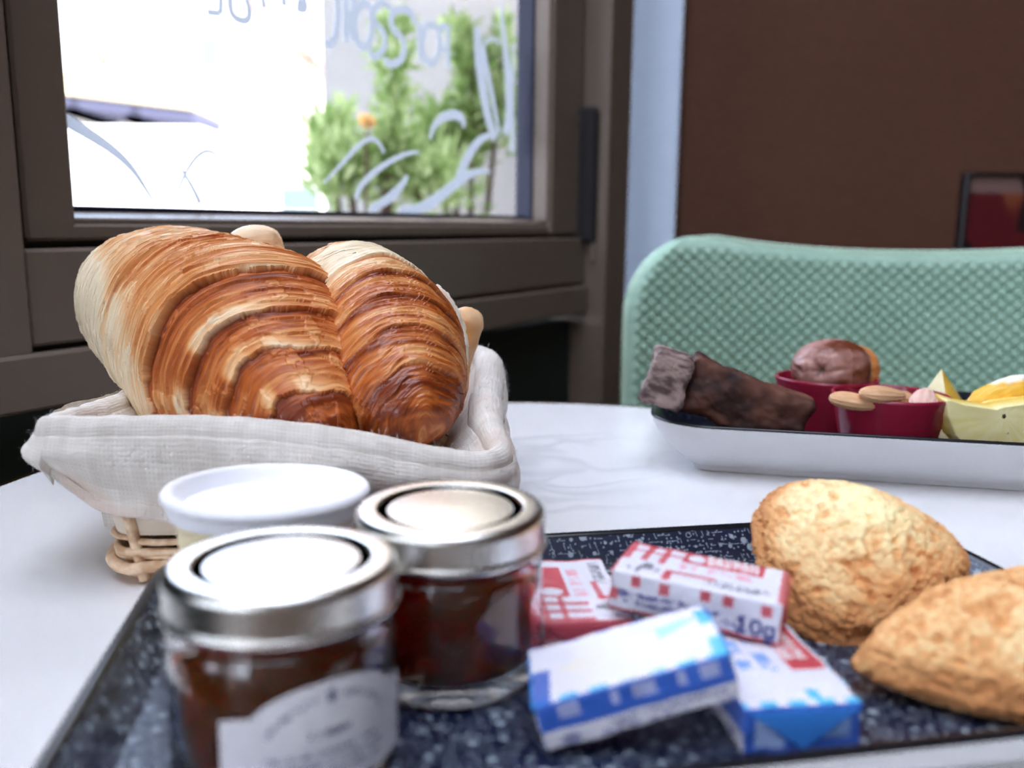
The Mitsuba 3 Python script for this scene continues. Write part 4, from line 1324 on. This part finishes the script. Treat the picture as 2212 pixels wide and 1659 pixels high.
bw = thing('chocolate_cake_slice', 'dark chocolate cake slice propped on the left end of the long platter', 'cake')
Rb = rot([0, 0, 1], -10) @ rot([0, 1, 0], 21)
v, f, u = lump((.070, .034, .0315), .004, 5, .007, 60)
g = fbm(v * 75, 4, 6)
part(bw, 'crumb', move((v, f), Rb, at_depth(1602, 868, .478)), 'cake', smooth=True, color=lerp(lin(38, 22, 22), lin(108, 68, 54), smooth01(.30, .75, g)), label='moist dark crumb')
v, f, u = lump((.0225, .036, .0300), .0035, 9, .006, 90)
g = fbm(v * [110, 190, 190], 4, 4)
part(bw, 'crust', move((v, f), Rb @ rot([0, 1, 0], -6), at_depth(1443, 815, .472)), 'cake', smooth=True, color=lerp(lin(76, 58, 56), lin(150, 128, 122), smooth01(.35, .65, g)), label='lighter dry crust end')


def ramekin(label, c):
    t = thing('ramekin', label, 'ramekin', 'burgundy ramekins on the long platter')
    p = [(0, .0015), (.020, .0012), (.0225, .0), (.0245, .001), (.0258, .008), (.0300, .028), (.0318, .0345)] + list(map(tuple, arc(.0309, .0352, .0010, -10, 190, 8))) + [(.0290, .029), (.0238, .0065), (.021, .0045), (0, .0042)]
    part(t, 'cup', move(lathe(p, 120), None, c), 'ramekin_glaze', smooth=35)


c2 = A([at_y(1922, 860, .468)[0], .468, .0094])
c1 = A([at_y(1784, 830, .527)[0], .527, .0094])
ramekin('burgundy ramekin in front, filled with almonds', c2)
ramekin('burgundy ramekin behind, holding dried fruit', c1)

m = trimesh.creation.icosphere(subdivisions=6)
v = A(m.vertices)
ctr = at_depth(1796, 798, .522)
hole = (at_depth(1772, 799, .50) - ctr)
hole /= np.linalg.norm(hole)
d = np.linalg.norm(v - hole, axis=1)
rr = 1 - .22 * np.exp(-(d / .22) ** 2) + .16 * (fbm(v * 1.6, 3, 3) - .5)
ang = np.arctan2(v[:, 2] - hole[2], v[:, 0] - hole[0])
rr += .022 * np.sin(ang * 5 + 9 * fbm(v * 2, 2, 5)) * np.exp(-((d - .45) / .4) ** 2)
fv = v * rr[:, None] * [.0245, .022, .0195]
g = fbm(v * 2.2 + 4, 3, 6)
fc = lerp(lin(104, 50, 30), lin(168, 122, 112), smooth01(.30, .75, g + .25 * np.exp(-(d / .6) ** 2) - .12 * (v[:, 0] > .2)))
fc *= (1 - .85 * np.exp(-(d / .13) ** 2))[:, None]
put(thing('dried_fig', 'brown dried fig with a small dark eye, in the rear ramekin', 'dried fig'), (fv + ctr, m.faces), 'fig_skin', True, None, fc)
put(thing('dried_apricot', 'orange dried apricot tucked behind the fig', 'dried apricot'), (v * (1 + .2 * (fbm(v * 2, 3, 9)[:, None] - .5)) * [.017, .011, .017] + at_depth(1842, 800, .537), m.faces), 'fig_skin', True, None,
    lerp(lin(206, 112, 48), lin(226, 156, 96), fbm(v * 3, 3, 2)))
rng = np.random.default_rng(77)
m = trimesh.creation.icosphere(subdivisions=4)
v = A(m.vertices)
al = v * [.0135, .0068, .0046] * np.where(v[:, :1] > 0, 1 - .35 * v[:, :1] ** 2 * 0 - .0, 1) * np.stack([np.ones(len(v)), 1 - .38 * v[:, 0], 1 - .2 * v[:, 0]], 1)
al = al + v * (.0002 * np.sin(np.arctan2(v[:, 2], v[:, 1]) * 11))[:, None]
almonds = [('long tan almond lying across the top of the front ramekin', at_depth(1908, 853, .452), 8, 4), ('almond half hidden at the left inside the front ramekin', at_depth(1846, 868, .458), -25, 6), ('pinkish almond at the right inside the front ramekin', at_depth(1996, 862, .460), 60, -14),
           ('almond at the back of the front ramekin beneath the long one', at_depth(1950, 862, .478), 40, 10)]
for k, (lb, p, yw, tl) in enumerate(almonds):
    col = lerp(lin(196, 146, 104), lin(226, 182, 142), fbm(v * [2, 4, 4] + k, 3, k)) if k != 2 else lerp(lin(206, 160, 146), lin(232, 196, 182), fbm(v * 4, 3, 4))
    put(thing('almond', lb, 'almond', 'almonds in the front ramekin'), move((al, m.faces), rot([0, 0, 1], yw) @ rot([0, 1, 0], tl), p), 'almond_skin', True, None, col)
for k in range(6):
    a = k * 2 * PI / 6
    p = c2 + [.0095 * math.cos(a), .0095 * math.sin(a), .020 + .004 * (k % 2)]
    put(thing('almond', 'almond low inside the front ramekin', 'almond', 'almonds in the front ramekin'), move((al, m.faces), rot([0, 0, 1], k * 60 + 90), p), 'almond_skin', True, None, lerp(lin(186, 136, 96), lin(216, 172, 132), fbm(v * 3 + k, 2, k)))


def prism(poly, depth, n_in=26, colour=None, bulge=.0, seed=0):
    """A thick slice standing upright, face toward -y: poly in (x, z); returns mesh and colours from colour(x, z, y01)."""
    import shapely
    P = shapely.Polygon(poly).buffer(-.0012).buffer(.0012, quad_segs=4)
    L = P.exterior.length
    ring = A([P.exterior.interpolate(k / 200 * L).coords[0] for k in range(200)])
    c = A(P.representative_point().coords[0])
    rows = []
    for y, grow in ((0, None), (.0007, .0), (depth * .5, bulge), (depth - .0007, 0), (depth, None)):
        if grow is None:
            ks = np.linspace(.02, .985, n_in)
            ks = ks if y == 0 else ks[::-1]
            for k in ks:
                rows.append(np.stack([c[0] + (ring[:, 0] - c[0]) * k, np.full(200, y), c[1] + (ring[:, 1] - c[1]) * k], 1))
        else:
            rows.append(np.stack([c[0] + (ring[:, 0] - c[0]) * (1 + grow), np.full(200, y), c[1] + (ring[:, 1] - c[1]) * (1 + grow)], 1))
    V = np.vstack(rows)
    f = grid_faces(len(rows), 200, wrap_w=True)
    if np.sum((ring[:, 0] - c[0]) * np.roll(ring[:, 1] - c[1], -1) - np.roll(ring[:, 0] - c[0], -1) * (ring[:, 1] - c[1])) > 0:
        f = f[:, ::-1]
    V[:, 1] += .0004 * (fbm(V * 160, 3, seed) - .5)
    return V, f, colour(V[:, 0], V[:, 2], V[:, 1] / depth)


def uvpoly(pts, z):
    q = A([at_depth(u, v, z) for u, v in pts])
    return q


# front fruit slice: cut face with a seed and rays
q = uvpoly([(2046, 862), (2080, 874), (2122, 880), (2150, 884), (2166, 878), (2200, 872), (2270, 862), (2330, 868), (2300, 930), (2240, 985), (2170, 1000), (2110, 985), (2072, 945), (2052, 900)], .447)
o = q.mean(0)
sd = at_depth(2168, 899, .447)


def slice_col(x, z, y):
    dx, dz = x - (sd[0] - o[0]), z - (sd[2] - o[2])
    r, a = np.hypot(dx, dz), np.arctan2(dz, dx)
    rays = vnoise(np.stack([a * 9, r * 60, r * 0], -1), 3)
    c = lerp(lin(226, 206, 118), lin(240, 230, 178), np.clip(.15 + .8 * rays + .4 * np.exp(-(r / .008) ** 2), 0, 1))
    sk = smooth01(.05, .2, y) * (1 - smooth01(.85, .97, y))
    c = c * (1 - sk[:, None]) + lin(214, 176, 52) * sk[:, None]
    return c


V, f, col = prism((q - o)[:, [0, 2]], .020, colour=slice_col, bulge=.10, seed=3)
ft = thing('fruit_slice', 'pale yellow fruit slice with a small dark seed on the long platter', 'fruit')
part(ft, 'flesh', move((V, f), rot([0, 0, 1], -6), o), 'fruit_flesh', smooth=40 if False else True, color=col)
part(ft, 'seed', (trimesh.creation.icosphere(subdivisions=2).vertices * [.0011, .0007, .0015] + sd + [0, -.0002, 0], trimesh.creation.icosphere(subdivisions=2).faces), 'seed_brown', smooth=True, label='small brown seed')
# wedge behind it
ap_, bl, brt, bk_ = at_depth(2034, 797, .500), at_depth(1925, 905, .497), at_depth(2062, 905, .480), at_depth(2124, 886, .520)
low = A([0, 0, -.012])


def tri_grid(a, b, c, n=40, bulge=0.0, nd=None):
    i, j = np.meshgrid(np.linspace(0, 1, n), np.linspace(0, 1, n), indexing='ij')
    p = (1 - i)[..., None] * a + (i * (1 - j))[..., None] * b + (i * j)[..., None] * c
    if nd is not None:
        p = p + (bulge * i * j * (1 - j) * 4 + bulge * .0)[..., None] * nd
    return p.reshape(-1, 3), grid_faces(n, n)


fw = thing('fruit_wedge', 'yellow-skinned fruit wedge standing point up behind the almonds', 'fruit')
va, fa = tri_grid(ap_, bl + low, brt + low)
part(fw, 'flesh', (np.vstack([va, [bk_ + low]]), np.vstack([fa[:, [0, 1, 2]], fa[:, [0, 2, 3]], [[1560, len(va), 1599]], [[0, len(va), 1560]]])), 'fruit_flesh', smooth=False, color=np.vstack([lerp(lin(226, 214, 156), lin(244, 238, 206), fbm(va * 130, 3, 3)), [lin(230, 216, 160)]]))
nd = np.cross(brt - ap_, bk_ - ap_)
nd /= np.linalg.norm(nd)
nd *= np.sign(nd @ A([.7, -.5, .2]))
vb, fb = tri_grid(ap_, brt + low, bk_ + low, bulge=.004, nd=nd)
part(fw, 'skin', (vb, fb), 'fruit_skin', smooth=True, color=lerp(lin(206, 156, 34), lin(232, 200, 96), fbm(vb * 90, 3, 8)), label='yellow skin')
mat('fruit_skin', principled(VC, .35, .4, two=True))
m = trimesh.creation.icosphere(subdivisions=5)
v = A(m.vertices)
for k, (lb, u, vv, z, sz, tilt) in enumerate([('orange segment with white pith along its upper edge, behind the pale slice', 2176, 858, .472, (.024, .008, .0125), -18), ('second orange segment behind, peeping out by the tip of the wedge', 2124, 876, .482, (.012, .007, .0085), -25)]):
    w = v * (1 + .18 * (fbm(v * 3 + k, 4, 5 + k)[:, None] - .5)) * sz
    w[:, 2] = np.where(w[:, 2] > 0, w[:, 2] * .9, w[:, 2])
    pith = smooth01(.75, 1.0, v[:, 2] + .45 * v[:, 0] * (k == 0) + .5 * (fbm(v * 4, 3, 6) - .5))
    col = lerp(lin(236, 164, 28), lin(244, 206, 96), fbm(v * [3, 9, 5], 3, 2 + k))
    col = col * (1 - pith[:, None]) + lin(246, 240, 226) * pith[:, None]
    put(thing('orange_segment', lb, 'orange'), move((w, m.faces), rot([0, 1, 0], tilt), at_depth(u, vv, z)), 'fruit_flesh', True, None, col)
